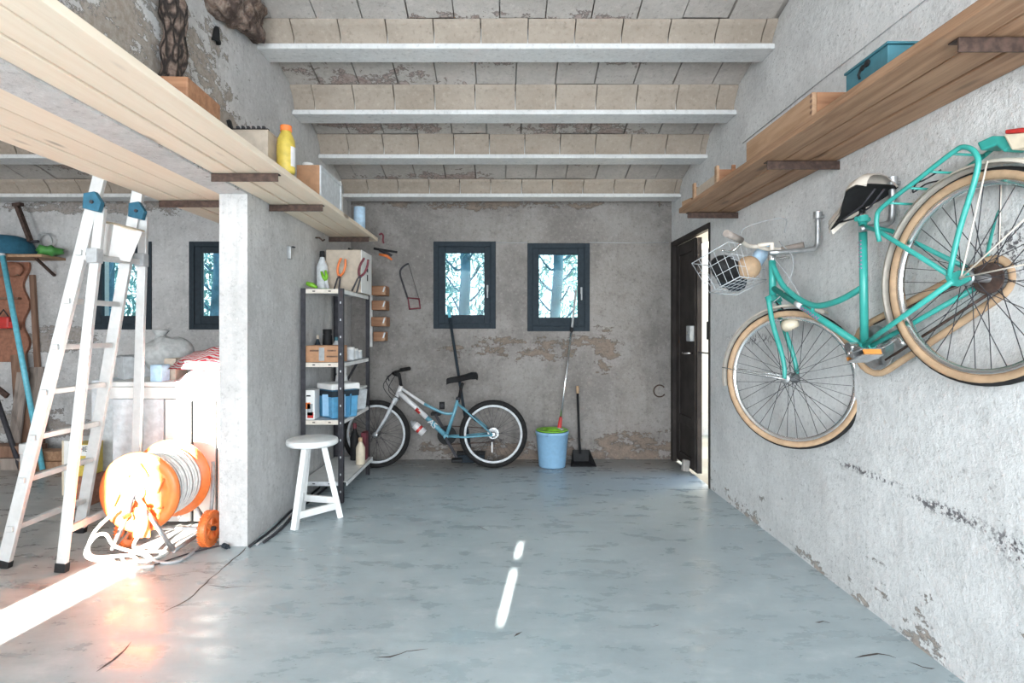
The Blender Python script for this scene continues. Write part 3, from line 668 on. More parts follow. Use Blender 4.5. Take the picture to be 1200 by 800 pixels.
# carrier rack
rk = MB()
for s in (-1, 1):
    rk.tube(smooth_path([(0.255, s * 0.045, 0.29), (0.237, s * 0.058, 0.325), (0.216, s * 0.062, 0.369), (0.178, s * 0.064, 0.390), (0.02, s * 0.064, 0.390), (-0.125, s * 0.064, 0.390), (-0.165, s * 0.064, 0.378), (-0.186, s * 0.064, 0.335), (-0.168, s * 0.064, 0.28), (-0.05, s * 0.064, 0.145), (0.035, s * 0.066, 0.026)], 4), 0.0085, 9)
rack = ob('carrier_rack', rk, M['teal'], tb)
for u_ in (0.15, 0.06, -0.03, -0.12): ob('crossbar', MB().tube([(u_, -0.064, 0.389), (u_ - 0.01, 0, 0.380), (u_, 0.064, 0.389)], 0.0045, 6), M['teal'], rack)
ob('spring_clip', MB().tube(smooth_path([(0.02, -0.03, 0.395), (0.06, -0.02, 0.41), (0.10, 0.0, 0.402), (0.06, 0.02, 0.41), (0.02, 0.03, 0.395), (-0.03, 0.01, 0.40)], 4), 0.003, 5), M['dark'], rack)
ob('rack_tail', MB().prism([(-0.18, 0.385), (-0.225, 0.372), (-0.262, 0.34), (-0.262, 0.30), (-0.235, 0.30), (-0.225, 0.335), (-0.18, 0.352)], (0, 0.035, 0), (1, 0, 0), (0, 0, 1), 0.07), M['teal'], rack, 0.006)
lt = ob('rear_lamp', MB().prism([(-0.26, 0.345), (-0.315, 0.305), (-0.305, 0.265), (-0.262, 0.285)], (0, 0.045, 0), (1, 0, 0), (0, 0, 1), 0.09), M['cream'], tb, 0.006)
ob('lens', MB().prism([(-0.268, 0.357), (-0.352, 0.298), (-0.338, 0.268), (-0.312, 0.272), (-0.316, 0.305), (-0.262, 0.346)], (0, 0.04, 0), (1, 0, 0), (0, 0, 1), 0.08), M['red'], lt, 0.004)
# saddle: cream cover over a black shell
def saddle(parent, f, sc, cover, shell):
    secs = [(-0.13, 0.062, 0.030), (-0.115, 0.088, 0.040), (-0.07, 0.095, 0.040), (-0.01, 0.068, 0.026), (0.05, 0.036, 0.018), (0.11, 0.022, 0.012), (0.145, 0.016, 0.004), (0.152, 0.004, -0.002)]
    for nm, kk, mt_ in (('saddle', 1, cover), ('saddle_shell', 0, shell)):
        vs = []; fs = []; n = 10
        for x, hw, zt_ in secs:
            for k in range(n + 1):
                a = PI * k / n; y = hw * math.cos(a)
                z = (zt_ + 0.022 * (hw / 0.095) - 0.052 * (abs(math.cos(a)) ** 3)) if kk else (zt_ - 0.030 * (1 + (hw / 0.095) * 0.2) + 0.012 * math.sin(a) * (hw / 0.095))
                vs.append(f(Vector((x * sc, y * sc, z * sc))))
        for i in range(len(secs) - 1):
            for k in range(n): fs.append((i * (n + 1) + k, i * (n + 1) + k + 1, (i + 1) * (n + 1) + k + 1, (i + 1) * (n + 1) + k))
        o = ob(nm, MB().add(vs, fs, True), mt_, parent)
        if kk: par = o
        else: o.parent = par
    return par
sd = saddle(tb, lambda p: Vector((0.345, 0, 0.525)) + Matrix.Rotation(math.radians(-4), 3, 'Y') @ p, 1.05, M['offwhite'], M['black'])
ob('seat_rail', MB().tube([(0.22, 0.02, 0.505), (0.30, 0.02, 0.482), (0.40, 0.02, 0.488), (0.46, 0.01, 0.51)], 0.004, 6).tube([(0.22, -0.02, 0.505), (0.30, -0.02, 0.482), (0.40, -0.02, 0.488), (0.46, -0.01, 0.51)], 0.004, 6), M['dark'], sd)
ob('seat_post', MB().tube([ST - Vector((-0.01, 0, 0.03)), Vector((0.322, 0, 0.486))], 0.0125, 12), M['chrome'], tb)
ob('seat_clamp', MB().cyl((0.338, -0.03, 0.445), (0.338, 0.03, 0.445), 0.01, 8).cyl((0.338, 0, 0.43), (0.333, 0, 0.455), 0.02, 12), M['teal'], tb)
# chaincase, chain, cranks, pedals, stand
hull = []
for c_, r_, a0, a1 in ((Vector((0.525, 0, -0.037)), 0.105, -100, 80), (Vector((0.0, 0, 0.0)), 0.062, 84, 256)):
    for k in range(11):
        a = math.radians(a0 + (a1 - a0) * k / 10); hull.append(c_ + Vector((r_ * math.cos(a), -0.052, r_ * math.sin(a))))
cc = MB().tube(hull, 0.0135, 8, closed=True)
ob('chaincase', cc, M['tan'], tb)
ob('chain', MB().tube([Vector((0.5, -0.052, -0.10)) * 1, Vector((0.0, -0.052, -0.034))], 0.005, 6).tube([Vector((0.5, -0.052, 0.055)), Vector((0.0, -0.052, 0.034))], 0.005, 6), M['rust'], tb)
ob('chainring', MB().lathe([(0.05, -0.002), (0.088, -0.002), (0.088, 0.002), (0.05, 0.002), (0.05, -0.002)], 30, (0.525, -0.052, -0.037), (0, 1, 0), smooth=False).box((0.525, -0.052, -0.037), (0.15, 0.004, 0.02)).box((0.525, -0.052, -0.037), (0.02, 0.004, 0.15)), M['steel'], tb)
ob('sprocket', MB().cyl((0, -0.06, 0), (0, -0.035, 0), 0.034, 18).cyl((0, -0.035, 0), (0, -0.028, 0), 0.05, 18), M['rust'], tb)
def pedal(par, c, w):
    pd = ob('pedal', MB().bar(c + Vector((0.04, w * 0.05, 0.011)), c + Vector((-0.04, w * 0.05, 0.011)), 0.085, 0.006).bar(c + Vector((0.04, w * 0.05, -0.011)), c + Vector((-0.04, w * 0.05, -0.011)), 0.085, 0.006).cyl(c, c + Vector((0, w * 0.1, 0)), 0.009, 10), M['steel'], par, 0.001)
    for s in (-1, 1): ob('reflector', MB().box(c + Vector((s * 0.043, w * 0.05, 0)), (0.006, 0.07, 0.018)), M['amber'], pd)
for s, ang in ((1, 212), (-1, 32)):
    a = math.radians(ang); e = BBp + Vector((0.155 * math.cos(a), s * 0.075, 0.155 * math.sin(a)))
    ck = ob('crank', MB().bar(BBp + Vector((0, s * 0.062, 0)), e, 0.014, 0.026).cyl(BBp + Vector((0, s * 0.04, 0)), BBp + Vector((0, s * 0.075, 0)), 0.02, 12), M['chrome'], tb, 0.004)
    if s == 1: pedal(tb, e + Vector((0, 0.01, 0)), s)
ob('kickstand', MB().tube(smooth_path([(0.48, 0.03, -0.055), (0.46, 0.055, -0.08), (0.36, 0.062, -0.09), (0.30, 0.064, -0.085), (0.285, 0.064, -0.115)], 4), 0.0065, 8), M['chrome'], tb)
lp = ob('front_lamp', mapped(MB().lathe([(0.001, -0.04), (0.018, -0.035), (0.028, 0.0), (0.03, 0.03), (0.001, 0.032)], 16, (0.955, 0, 0.245), (1, 0, 0.1)), steer), M['cream'], tb)
ob('lens', mapped(MB().lathe([(0.028, 0.031), (0.02, 0.038), (0.001, 0.041)], 16, (0.955, 0, 0.245), (1, 0, 0.1)), steer), M['amber'], lp)
ob('lamp_bracket', mapped(MB().tube([(0.985, 0.0, 0.39), (0.96, 0.0, 0.33), (0.955, 0, 0.26)], 0.004, 6), steer), M['dark'], tb)
# wire basket in front of the handlebar
bk = MB(); x0, x1, hw, z0, z1 = 0.0, 0.235, 0.155, 0.0, 0.185
BO = Vector((1.02, 0.0, 0.545))
def bpos(x, y, z):
    k = 0.80 + 0.2 * (z / z1); return steer(BO + Vector((x0 + (x1 - x0) * (0.5 + (x - 0.5) * k), y * hw * k, z)))
for z in (0.0, 0.06, 0.12, 0.185):
    ring = [bpos(0, -1, z), bpos(0.5, -1, z), bpos(1, -1, z), bpos(1, 0, z), bpos(1, 1, z), bpos(0.5, 1, z), bpos(0, 1, z), bpos(0, 0, z)]
    bk.tube(ring, 0.0028 if z in (0.0, 0.185) else 0.0014, 5, closed=True)
for i in range(7):
    y = -1 + 2 * i / 6
    bk.tube([bpos(0, y, z1), bpos(0, y, 0), bpos(1, y, 0), bpos(1, y, z1)], 0.0014, 5)
for i in range(1, 5):
    x = i / 5
    bk.tube([bpos(x, -1, z1), bpos(x, -1, 0), bpos(x, 1, 0), bpos(x, 1, z1)], 0.0014, 5)
ob('basket', bk, M['lightgrey'], tb)
TBM = tb.matrix_world.copy()
def inbasket(x, y, z): return TBM @ bpos(x, y, z)
def helmet(c, rz, m, label):
    h = thing('cycling_helmet', label, 'helmet', c, (0.5, 0.3, rz))
    ob('shell', MB().ball((0, 0, 0), (0.105, 0.082, 0.075), 18, 10, lambda p: 1.0 if p.z > -0.15 else 0.9), m, h)
    for s in (-1, 0, 1): ob('vent', MB().tube([(-0.05, s * 0.026, 0.064 - abs(s) * 0.005), (0.0, s * 0.03, 0.074 - abs(s) * 0.006), (0.05, s * 0.026, 0.064 - abs(s) * 0.005)], 0.007, 6), M['grey'], h)
    return h
helmet(inbasket(0.55, 0.25, 0.10), 0.6, M['black'], 'black cycling helmet lying in the wire bicycle basket')
solo('work_glove', MB().ball((0, 0, 0), (0.075, 0.06, 0.06), 14, 8, lambda p: 1 + 0.2 * math.sin(5 * p.x + 3 * p.y)), M['slate'], 'crumpled slate-blue glove at the far end of the wire bicycle basket', 'glove', loc=inbasket(0.78, -0.6, 0.075))
solo('play_ball', MB().ball((0, 0, 0), 0.062, 20, 14), M['tan'], 'tan ball lying in the wire basket by the handlebar', 'ball', loc=inbasket(0.10, -0.1, 0.07))
solo('plastic_bottle', MB().lathe([(0.001, 0), (0.035, 0), (0.036, 0.1), (0.028, 0.13), (0.012, 0.145), (0.012, 0.165), (0.001, 0.166)], 16), M['paleblue'], 'pale blue bottle lying in the wire bicycle basket behind the ball', 'bottle', loc=inbasket(0.3, -0.72, 0.08), rot=(0.6, 0.2, 0.4))

# --- blue and white bicycle standing along the back wall
BD = 4.95
def bp(px, py, dy=0.0): return at(px, py, BD) + Vector((0, dy, 0))
wbk = thing('bicycle', 'small pale blue and white mountain bicycle leaning by the back wall', 'bicycle')
rh, fh = bp(578, 508), bp(441, 508); WR = 0.298; rh.z = fh.z = WR
wheel('rear_wheel', wbk, rh, (0, 1, 0), WR, 0.022, M['rubber'], M['lightgrey'], 32)
wheel('front_wheel', wbk, fh, (0, 1, 0), WR, 0.022, M['rubber'], M['lightgrey'], 32)
bb, stp = bp(523, 511), bp(537, 467); htp, hbt = bp(470, 452), bp(464.5, 466)
fr = MB(); fr.tube([bb, bp(531, 487), stp], 0.0155, 12); fr.cyl(bb - Vector((0, 0.036, 0)), bb + Vector((0, 0.036, 0)), 0.022, 12)
dt = bp(500, 489); ta = bp(497, 473)
fr.tube([dt, bb], 0.022, 12); fr.tube(smooth_path([ta, bp(515, 482), bp(524, 484.5), bp(531, 484)], 4), 0.0125, 10)
for s in (-1, 1):
    fr.tube([bb + Vector((0.02, s * 0.02, 0)), bp(545, 511, s * 0.045), rh + Vector((0, s * 0.06, 0))], 0.009, 8)
    fr.tube([stp + Vector((0.0, s * 0.014, -0.05)), bp(550, 484, s * 0.045), rh + Vector((0, s * 0.06, 0))], 0.0075, 8)
bframe = ob('frame', fr, M['bikeblue'], wbk)
fw = MB(); fw.tube([htp, hbt], 0.02, 12); fw.tube([bp(467, 459), dt], 0.022, 12); fw.tube([bp(469, 454), ta], 0.0125, 10)
ob('head_tubes', fw, M['bikewhite'], wbk)
fk = MB(); fk.bar(hbt + Vector((0, -0.055, -0.01)), hbt + Vector((0, 0.055, -0.01)), 0.035, 0.03)
for s in (-1, 1): fk.tube([hbt + Vector((0, s * 0.052, 0)), bp(453, 489, s * 0.054), fh + Vector((0, s * 0.056, 0))], [0.015, 0.013, 0.009], 10)
ob('fork', fk, M['lightgrey'], wbk)
me = text_mesh('AS', 0.075, 0.001); o = ob('lettering', me, M['bikewhite'], bframe)
dd = (bb - dt).normalized(); uu = Vector((0, -1, 0)).cross(dd) * -1; uu = dd.cross(Vector((0, -1, 0))) * -1; mid = bp(507, 496)
o.matrix_local = Matrix(((dd.x, -dd.z if False else uu.x, 0, mid.x), (0, uu.y, -1, mid.y - 0.0235), (dd.z, uu.z, 0, mid.z), (0, 0, 0, 1)))
ob('decal_band', MB().tube([bp(488, 478.3), bp(493, 483)], 0.0226, 12), M['red'], wbk)
hs = bp(468, 440); ob('stem', MB().tube([htp, hs, bp(463, 436)], 0.014, 10), M['black'], wbk)
hbw = ob('handlebar', MB().tube(smooth_path([bp(474, 436, -0.27), bp(464, 436, -0.12), bp(462, 436, 0), bp(464, 436, 0.12), bp(474, 434, 0.26)], 4), 0.0115, 8), M['black'], wbk)
ob('grip', MB().tube([bp(474, 436, -0.275), bp(466, 436, -0.16)], 0.018, 10), M['rubber'], hbw)
ob('grip', MB().tube([bp(474, 434, 0.265), bp(466, 435, 0.16)], 0.018, 10), M['rubber'], hbw)
for dy in (-0.12, 0.12): ob('brake_lever', MB().tube([bp(463, 436, dy), bp(458, 440, dy * 1.2), bp(462, 443, dy * 1.9)], 0.006, 6), M['dark'], hbw)
for k, (a, b, c) in enumerate((((461, 437), (450, 452), (462, 470)), ((460, 437), (453, 446), (464, 462)), ((463, 437), (456, 456), (470, 468)))):
    ob('brake_cable', MB().tube(smooth_path([bp(*a, -0.08 + 0.08 * k), bp(*b, -0.03), bp(*c, -0.02)], 6), 0.003, 5), M['black'], wbk)
sdl = bp(543, 444)
saddle(wbk, lambda p: sdl + Vector((-p.x, p.y, p.z)), 0.98, M['black'], M['black'])
ob('seat_post', MB().tube([stp - Vector((0, 0, 0.03)), bp(541, 452), sdl - Vector((0, 0, 0.035))], 0.013, 10), M['black'], wbk)
ob('seat_clamp', MB().cyl(stp - Vector((0.004, 0, 0.012)), stp + Vector((0.004, 0, 0.012)), 0.021, 12), M['dark'], wbk)
ob('chainring', MB().lathe([(0.001, -0.003), (0.085, -0.003), (0.085, 0.003), (0.001, 0.003)], 28, bb + Vector((0, 0.05, 0)), (0, 1, 0), smooth=False), M['black'], wbk)
ob('chain', MB().tube([bb + Vector((0, 0.05, 0.083)), rh + Vector((0, 0.05, 0.04))], 0.005, 6).tube([bb + Vector((0, 0.05, -0.083)), rh + Vector((0, 0.05, -0.08))], 0.005, 6), M['rust'], wbk)
ob('sprocket', MB().cyl(rh + Vector((0, 0.03, 0)), rh + Vector((0, 0.06, 0)), 0.05, 20, 0.03), M['steel'], wbk)
ob('derailleur', MB().bar(rh + Vector((0, 0.06, -0.03)), rh + Vector((-0.02, 0.06, -0.11)), 0.01, 0.025), M['dark'], wbk)
for s, (px, py) in ((-1, (537, 535)), (1, (509, 487))):
    e = bp(px, py, s * 0.08); ck = ob('crank', MB().bar(bb + Vector((0, s * 0.06, 0)), e, 0.014, 0.024), M['dark'], wbk, 0.003)
    ob('pedal', MB().box(e + Vector((0, s * 0.05, 0)), (0.09, 0.085, 0.024)), M['black'], wbk, 0.005)
ob('brake_block', MB().tube([bp(549, 484, -0.03), bp(555, 488, -0.04), bp(558, 492, -0.03)], 0.014, 8), M['dark'], wbk)
ob('reflector', MB().box(rh + Vector((-0.01, -0.03, -0.11)), (0.012, 0.01, 0.09)), M['bikewhite'], wbk)
bt = ob('bottle_cage', MB().tube([bp(484, 497, -0.03), bp(492, 507, -0.04), bp(499, 500, -0.02)], 0.004, 6), M['steel'], wbk)
a, b = bp(485, 490, -0.01), bp(499, 503, -0.01); a.z -= 0.0; ax = (b - a)
btl = thing('water_bottle', 'white and red drinks bottle in the cage of the leaning bicycle', 'bottle')
L = ax.length
ob('bottle_body', MB().lathe([(0.001, 0.03), (0.034, 0.03), (0.036, 0.05), (0.036, L), (0.001, L)], 18, a + Vector((-0.012, -0.02, -0.03)), ax), M['bikewhite'], btl)
ob('band', MB().lathe([(0.0368, 0.075), (0.0368, 0.1)], 18, a + Vector((-0.012, -0.02, -0.03)), ax), M['red'], btl)
ob('cap', MB().lathe([(0.001, -0.015), (0.012, -0.012), (0.014, 0.005), (0.03, 0.01), (0.033, 0.031)], 18, a + Vector((-0.012, -0.02, -0.03)), ax), M['grey'], btl)
# ------------------------------------------------------------------ wall shelves
def wall_shelf(label, xs, y0, y1, z, t, m, brackets, bx0, bx1, jit=0.02):
    s = thing('wall_shelf', label, 'shelf')
    for i, (a, b) in enumerate(xs):
        ya, yb = y0 - random.uniform(0, jit), y1 + random.uniform(-jit, jit)
        o = ob('plank', MB().box((0, 0, 0), (b - a - 0.011, yb - ya, t)), m, s, 0.003); o.location = ((a + b) / 2, (ya + yb) / 2, z + t / 2 + (0.0, 0.003, 0.001)[i])
    for d in brackets:
        ob('bracket', MB().mm((bx0, d - 0.003, z - 0.042), (bx1, d + 0.003, z - 0.003)).mm((bx0, d - 0.003, z - 0.006), (bx1, d + 0.035, z - 0.002)), M['rust'], s, 0.001)
    return s
SZR, SZL = 2.0, 1.972
wall_shelf('long pine plank shelf on rusty brackets above the turquoise bicycle', [(1.185, 1.315), (1.315, 1.445), (1.445, 1.574)], 0.7, 3.84, SZR, 0.032, M['pine'], (1.53, 2.64, 3.78), 1.235, 1.576)
wall_shelf('pine plank shelf on the partition above the metal shelving unit', [(-1.427, -1.31), (-1.31, -1.195), (-1.195, -1.075)], 0.2, 4.83, SZL, 0.03, M['pine_lit'], (2.75, 3.43, 4.6), -1.427, -1.10)
wall_shelf('pine plank shelf in the left bay that the ladder leans on', [(-2.045, -1.895), (-1.895, -1.74), (-1.74, -1.588)], 0.2, 4.3, SZL, 0.03, M['pine_lit'], (3.32, 4.1), -2.03, -1.588)
TZR, TZL = SZR + 0.034, SZL + 0.032

# ------------------------------------------------------------------ things on the right shelf
t = thing('storage_box', 'petrol blue wooden box with dark clasp on the right-hand shelf', 'box', (1.36, 1.905, TZR))
ob('box_body', MB().box((0, 0, 0.04), (0.27, 0.22, 0.08)), M['tealbox'], t, 0.003)
ob('lid', MB().box((0, 0, 0.085), (0.28, 0.23, 0.008)), M['tealbox'], t, 0.002)
ob('clasp', MB().ball((-0.138, 0.015, 0.062), (0.004, 0.014, 0.010), 10, 6).ball((-0.138, -0.012, 0.066), (0.004, 0.016, 0.012), 10, 6).tube([(-0.139, 0.02, 0.06), (-0.142, 0.028, 0.045), (-0.139, 0.026, 0.03)], 0.004, 6), M['black'], t)
t = thing('storage_box', 'long bare wooden box with finger-jointed corners on the right-hand shelf', 'box', (1.36, 2.53, TZR))
ob('end_panel', MB().box((0, -0.295, 0.056), (0.24, 0.016, 0.112)), M['blockwood'], t, 0.002)
ob('end_panel', MB().box((0, 0.295, 0.056), (0.24, 0.016, 0.112)), M['crate'], t, 0.002)
for s in (-1, 1): ob('side_panel', MB().box((s * 0.13, 0, 0.056), (0.018, 0.605, 0.112)), M['crate'], t, 0.002)
for k in range(5): ob('finger_joint', MB().box((-0.1395, -0.295, 0.012 + 0.022 * k), (0.002, 0.016, 0.011)), M['darkwood'], t)
ob('base_panel', MB().box((0, 0, 0.008), (0.24, 0.57, 0.012)), M['crate'], t)
t = thing('wooden_crate', 'open wooden crate with corner posts at the far end of the right-hand shelf', 'crate', (1.37, 3.42, TZR))
ob('end_board', MB().box((0, -0.2, 0.045), (0.28, 0.014, 0.09)), M['blockwood'], t, 0.002)
ob('end_board', MB().box((0, 0.2, 0.045), (0.28, 0.014, 0.09)), M['crate'], t, 0.002)
for s in (-1, 1): ob('side_board', MB().box((s * 0.133, 0, 0.04), (0.012, 0.39, 0.075)), M['palecard'], t, 0.002)
for s in (-1, 1):
    for q in (-1, 1): ob('corner_post', MB().box((s * 0.146, q * 0.19, 0.055), (0.016, 0.035, 0.115)), M['crate'], t, 0.002)
ob('batten', MB().box((-0.06, -0.212, 0.055), (0.022, 0.01, 0.115)), M['blockwood'], t, 0.001)
solo('wood_offcut', MB().box((0, 0, 0.018), (0.05, 0.12, 0.036)), M['crate'], 'short wooden offcut at the very end of the right-hand shelf', 'offcut', bevel=0.002, loc=(1.235, 3.73, TZR), rot=(0, 0, 0.2))

# ------------------------------------------------------------------ things on the left shelf and above it
t = solo('wood_block', MB().box((0, 0, 0.052), (0.17, 0.26, 0.104)), M['blockwood'], 'reddish wooden block lying on the left-hand shelf below the log', 'block', bevel=0.006, loc=(-1.215, 2.13, TZL), rot=(0, 0, 0.05))
lg = smooth_path([(-1.375, 2.36, TZL), (-1.38, 2.33, 2.2), (-1.365, 2.345, 2.42), (-1.375, 2.32, 2.65), (-1.37, 2.33, 2.95), (-1.375, 2.31, 3.04)], 12)
mbx = MB().tube(lg, [0.043 + 0.006 * math.sin(i * 0.7) for i in range(len(lg))], 24)
rr = random.Random(3); mbx.v = [(x + 0.018 * mnoise.noise(Vector((x * 40, y * 40, z * 9))) + rr.uniform(-.002, .002), y + 0.018 * mnoise.noise(Vector((x * 40 + 9, y * 40, z * 9))) + rr.uniform(-.002, .002), z) for x, y, z in mbx.v]
solo('tree_log', mbx, M['bark'], 'rough bark-covered log standing on the left-hand shelf against the wall', 'log')
mbx = MB(); rr = random.Random(5); mbx.ball((0, 0, 0), (0.12, 0.30, 0.13), 48, 30, lambda p: 1 + 0.35 * mnoise.noise(p * 1.8) + 0.2 * mnoise.noise(p * 5.0) + 0.08 * abs(mnoise.noise(p * 11)))
lump = solo('timber_beam_end', mbx, M['rocky'], 'rough broken beam end jutting from the partition just under the ceiling', 'beam end', loc=at(262, 4, 2.86) + Vector((0.03, 0, 0.03)))
bs = at(253, 42, 2.78)
t = thing('lamp_socket', 'black bare lamp socket dangling on a wire beside the partition', 'lamp socket', bs)
ob('socket', MB().lathe([(0.001, 0.045), (0.010, 0.044), (0.014, 0.03), (0.017, 0.01), (0.02, -0.012), (0.027, -0.025), (0.027, -0.033), (0.022, -0.034), (0.018, -0.02), (0.001, -0.018)], 16, (0, 0, 0), (0.12, 0, 1)), M['black'], t)
ob('wire', MB().tube(smooth_path([(0.005, 0, 0.044), (-0.012, 0, 0.075), (-0.004, 0.005, 0.11), (0.0, 0.01, 0.16), (0.004, 0.02, 0.22)], 4), 0.003, 6), M['grey'], t)
t = thing('carton', 'plain beige carton on the left-hand shelf beside a yellow jug', 'carton', (-1.285, 2.88, TZL))
ob('box_body', MB().box((0, 0, 0.095), (0.235, 0.18, 0.19)), M['palecard'], t, 0.003)
ob('flap', MB().box((0, 0, 0.192), (0.239, 0.184, 0.004)), M['palecard'], t, 0.001)
cz = TZL + 0.196
t = thing('bar_clamp', 'black toothed bar clamp lying on the beige carton', 'clamp', (-1.28, 2.845, cz))
ob('bar', MB().box((0.0, 0, 0.012), (0.19, 0.022, 0.018)).box((-0.1, 0, 0.035), (0.018, 0.022, 0.06), (0, -0.25, 0)), M['black'], t, 0.002)
for k in range(6): ob('tooth', MB().box((-0.06 + 0.026 * k, 0, 0.027), (0.013, 0.02, 0.014)), M['dark'], t, 0.002)
t = thing('plastic_jug', 'yellow plastic jug with orange cap on the left-hand shelf', 'jug', (-1.108, 2.87, TZL), (0, 0, 0.2))
ob('jug_body', MB().lathe([(0.001, 0), (0.042, 0), (0.045, 0.01), (0.045, 0.14), (0.042, 0.17), (0.03, 0.198), (0.026, 0.205), (0.026, 0.215), (0.001, 0.215)], 18), M['yellow'], t)
ob('cap', MB().cyl((0, 0, 0.212), (0, 0, 0.24), 0.029, 16), M['orange'], t, 0.003)
ob('label', MB().lathe([(0.0458, 0.03), (0.0458, 0.13)], 10, a0=-0.9, a1=0.5, ref=(1, 0, 0)), M['bikewhite'], t)
t = thing('display_case', 'brown-ended case with a grey glass front on the left-hand shelf', 'case', (-1.18, 3.62, TZL))
ob('case_body', MB().box((0, 0, 0.1), (0.14, 0.44, 0.2)), M['cardboard'], t, 0.003)
fr = MB(); x = 0.073
for a, b, c, d in ((-0.22, -0.2, 0, 0.2), (0.2, 0.22, 0, 0.2), (-0.2, 0.2, 0, 0.02), (-0.2, 0.2, 0.18, 0.2)): fr.mm((x - 0.004, a, c), (x + 0.006, b, d))
ob('frame', fr, M['lightgrey'], t, 0.001)
ob('front_pane', MB().mm((0.0705, -0.2, 0.02), (0.0735, 0.2, 0.18)), M['lightgrey'], t)
solo('tape_roll', MB().lathe([(0.016, 0), (0.034, 0), (0.034, 0.025), (0.016, 0.025), (0.016, 0)], 18), M['white'], 'roll of white tape on top of the brown-ended case', 'tape', loc=(-1.2, 3.46, TZL + 0.2))
solo('paint_brush', MB().box((0, 0, 0.075), (0.03, 0.02, 0.15)).box((0, 0, 0.19), (0.012, 0.012, 0.09)), M['white'], 'white-handled paint brush standing at the end of the glass-fronted case', 'brush', bevel=0.003, loc=(-1.13, 3.9, TZL))
t = thing('tin_can', 'blue-grey tin can at the far end of the left-hand shelf', 'can', (-1.15, 4.5, TZL))
ob('can_body', MB().lathe([(0.001, 0), (0.045, 0), (0.045, 0.185), (0.041, 0.188), (0.041, 0.01), (0.001, 0.01)], 20), M['paleblue'], t); ob('rim', MB().torus((0, 0, 0.187), (0, 0, 1), 0.044, 0.003, 24, 6), M['steel'], t)

# ------------------------------------------------------------------ metal shelving unit
SX = (-1.415, -1.12); SY = (3.93, 4.72); LV = (1.495, 0.98, 0.578, 0.15)
su = thing('shelving_unit', 'perforated dark metal shelving unit standing against the partition', 'shelving')
for x, sx in zip(SX, (1, -1)):
    for y, sy in zip(SY, (1, -1)):
        po = ob('post', MB().mm((x, y, 0), (x + sx * 0.034, y + sy * 0.003, 1.50)).mm((x, y, 0), (x + sx * 0.003, y + sy * 0.034, 1.50)), M['dark'], su)
        hl = MB()
        for k in range(24):
            if sx == -1 and k % 2 == 0: hl.box((x + sx * 0.017, y - sy * 0.0006, 0.08 + k * 0.06), (0.008, 0.0012, 0.014))
        if hl.v: o = ob('slots', hl, M['lightgrey'], po); o['kind'] = 'stuff'
for k, z in enumerate(LV):
    e = (0.0, 0.0, 0.0, 0.03)[k]
    sh = ob('shelf_board', MB().mm((SX[0] + 0.004, SY[0] + 0.004, z - 0.003), (SX[1] - 0.004 + e, SY[1] - 0.004, z)), M['white'] if k == 3 else M['lightgrey'], su)
    mlip = M['offwhite'] if k < 3 else M['lightgrey']
    ob('front_lip', MB().mm((SX[0] + 0.006, SY[0] + 0.0035, z - 0.030), (SX[1] - 0.006, SY[0] + 0.008, z)), mlip, sh)
    ob('side_lip', MB().mm((SX[1] - 0.009 + e, SY[0] + 0.006, z - 0.030), (SX[1] - 0.004 + e, SY[1] - 0.006, z)), M['white'], sh)
    for q in (0.09, 0.2): ob('bolt', MB().box((SX[0] + q, SY[0] + 0.003, z - 0.015), (0.018, 0.002, 0.007)), M['black'], sh)
ob('brace', MB().bar((SX[0] + 0.01, SY[1] - 0.01, 0.62), (SX[0] + 0.2, SY[1] - 0.01, 0.95), 0.003, 0.02), M['dark'], su)
def bottle(name, label, x, y, z, r, h, m, capm, neck=0.4, cat='bottle'):
    t = thing(name, label, cat, (x, y, z))
    ob('bottle_body', MB().lathe([(0.001, 0), (r * 0.95, 0), (r, h * 0.03), (r, h * 0.62), (r * neck * 1.2, h * 0.80), (r * neck, h * 0.84), (r * neck, h * 0.88), (0.001, h * 0.88)], 18), m, t)
    ob('cap', MB().lathe([(r * neck * 1.15, h * 0.85), (r * neck * 1.15, h * 0.99), (r * neck, h), (0.001, h)], 14), capm, t)
    return t
def carton(name, label, x0, x1, y0, y1, z0, z1, m, cat='box', band=None):
    t = thing(name, label, cat, ((x0 + x1) / 2, (y0 + y1) / 2, z0))
    w, d, h = x1 - x0, y1 - y0, z1 - z0
    ob('box_body', MB().box((0, 0, h / 2), (w, d, h)), m, t, 0.003)
    for s in (-1, 1): ob('flap', MB().box((s * w / 4, 0, h + 0.0015), (w / 2 - 0.002, d, 0.003)), m, t)
    if band:
        for (bx, bz, bw, bh, bm) in band: ob('print_patch', MB().box((bx * w / 2, -d / 2 - 0.0006, bz * h), (bw * w, 0.001, bh * h)), bm, t)
    return t
z = LV[0] + 0.001
t = thing('hand_trowel', 'green garden hand trowel lying on top of the shelving unit', 'trowel', (-1.375, 4.02, z))
ob('handle', MB().tube([(-0.03, 0, 0.045), (0.01, 0, 0.034), (0.045, 0, 0.016)], [0.014, 0.018, 0.009], 10), M['green'], t); ob('blade', MB().prism([(0, -0.02), (0.075, -0.026), (0.125, 0), (0.075, 0.026), (0, 0.02)], (0.04, 0, 0.008), (1, 0, -0.05), (0, 1, 0), 0.003), M['greendark'], t)
bottle('spray_bottle', 'clear bottle with a dark cap on top of the shelving unit', -1.372, 4.265, z, 0.042, 0.31, M['lightgrey'], M['black'])
t = thing('garden_shears', 'green-handled garden shears leaning on the clear bottle', 'shears', (-1.30, 4.2, z), (0, -0.28, 0))
ob('blade', MB().prism([(-0.008, 0), (0.006, 0), (0.012, 0.09), (-0.01, 0.09)], (0, 0, 0), (1, 0, 0), (0, 0, 1), 0.004), M['lightgrey'], t)
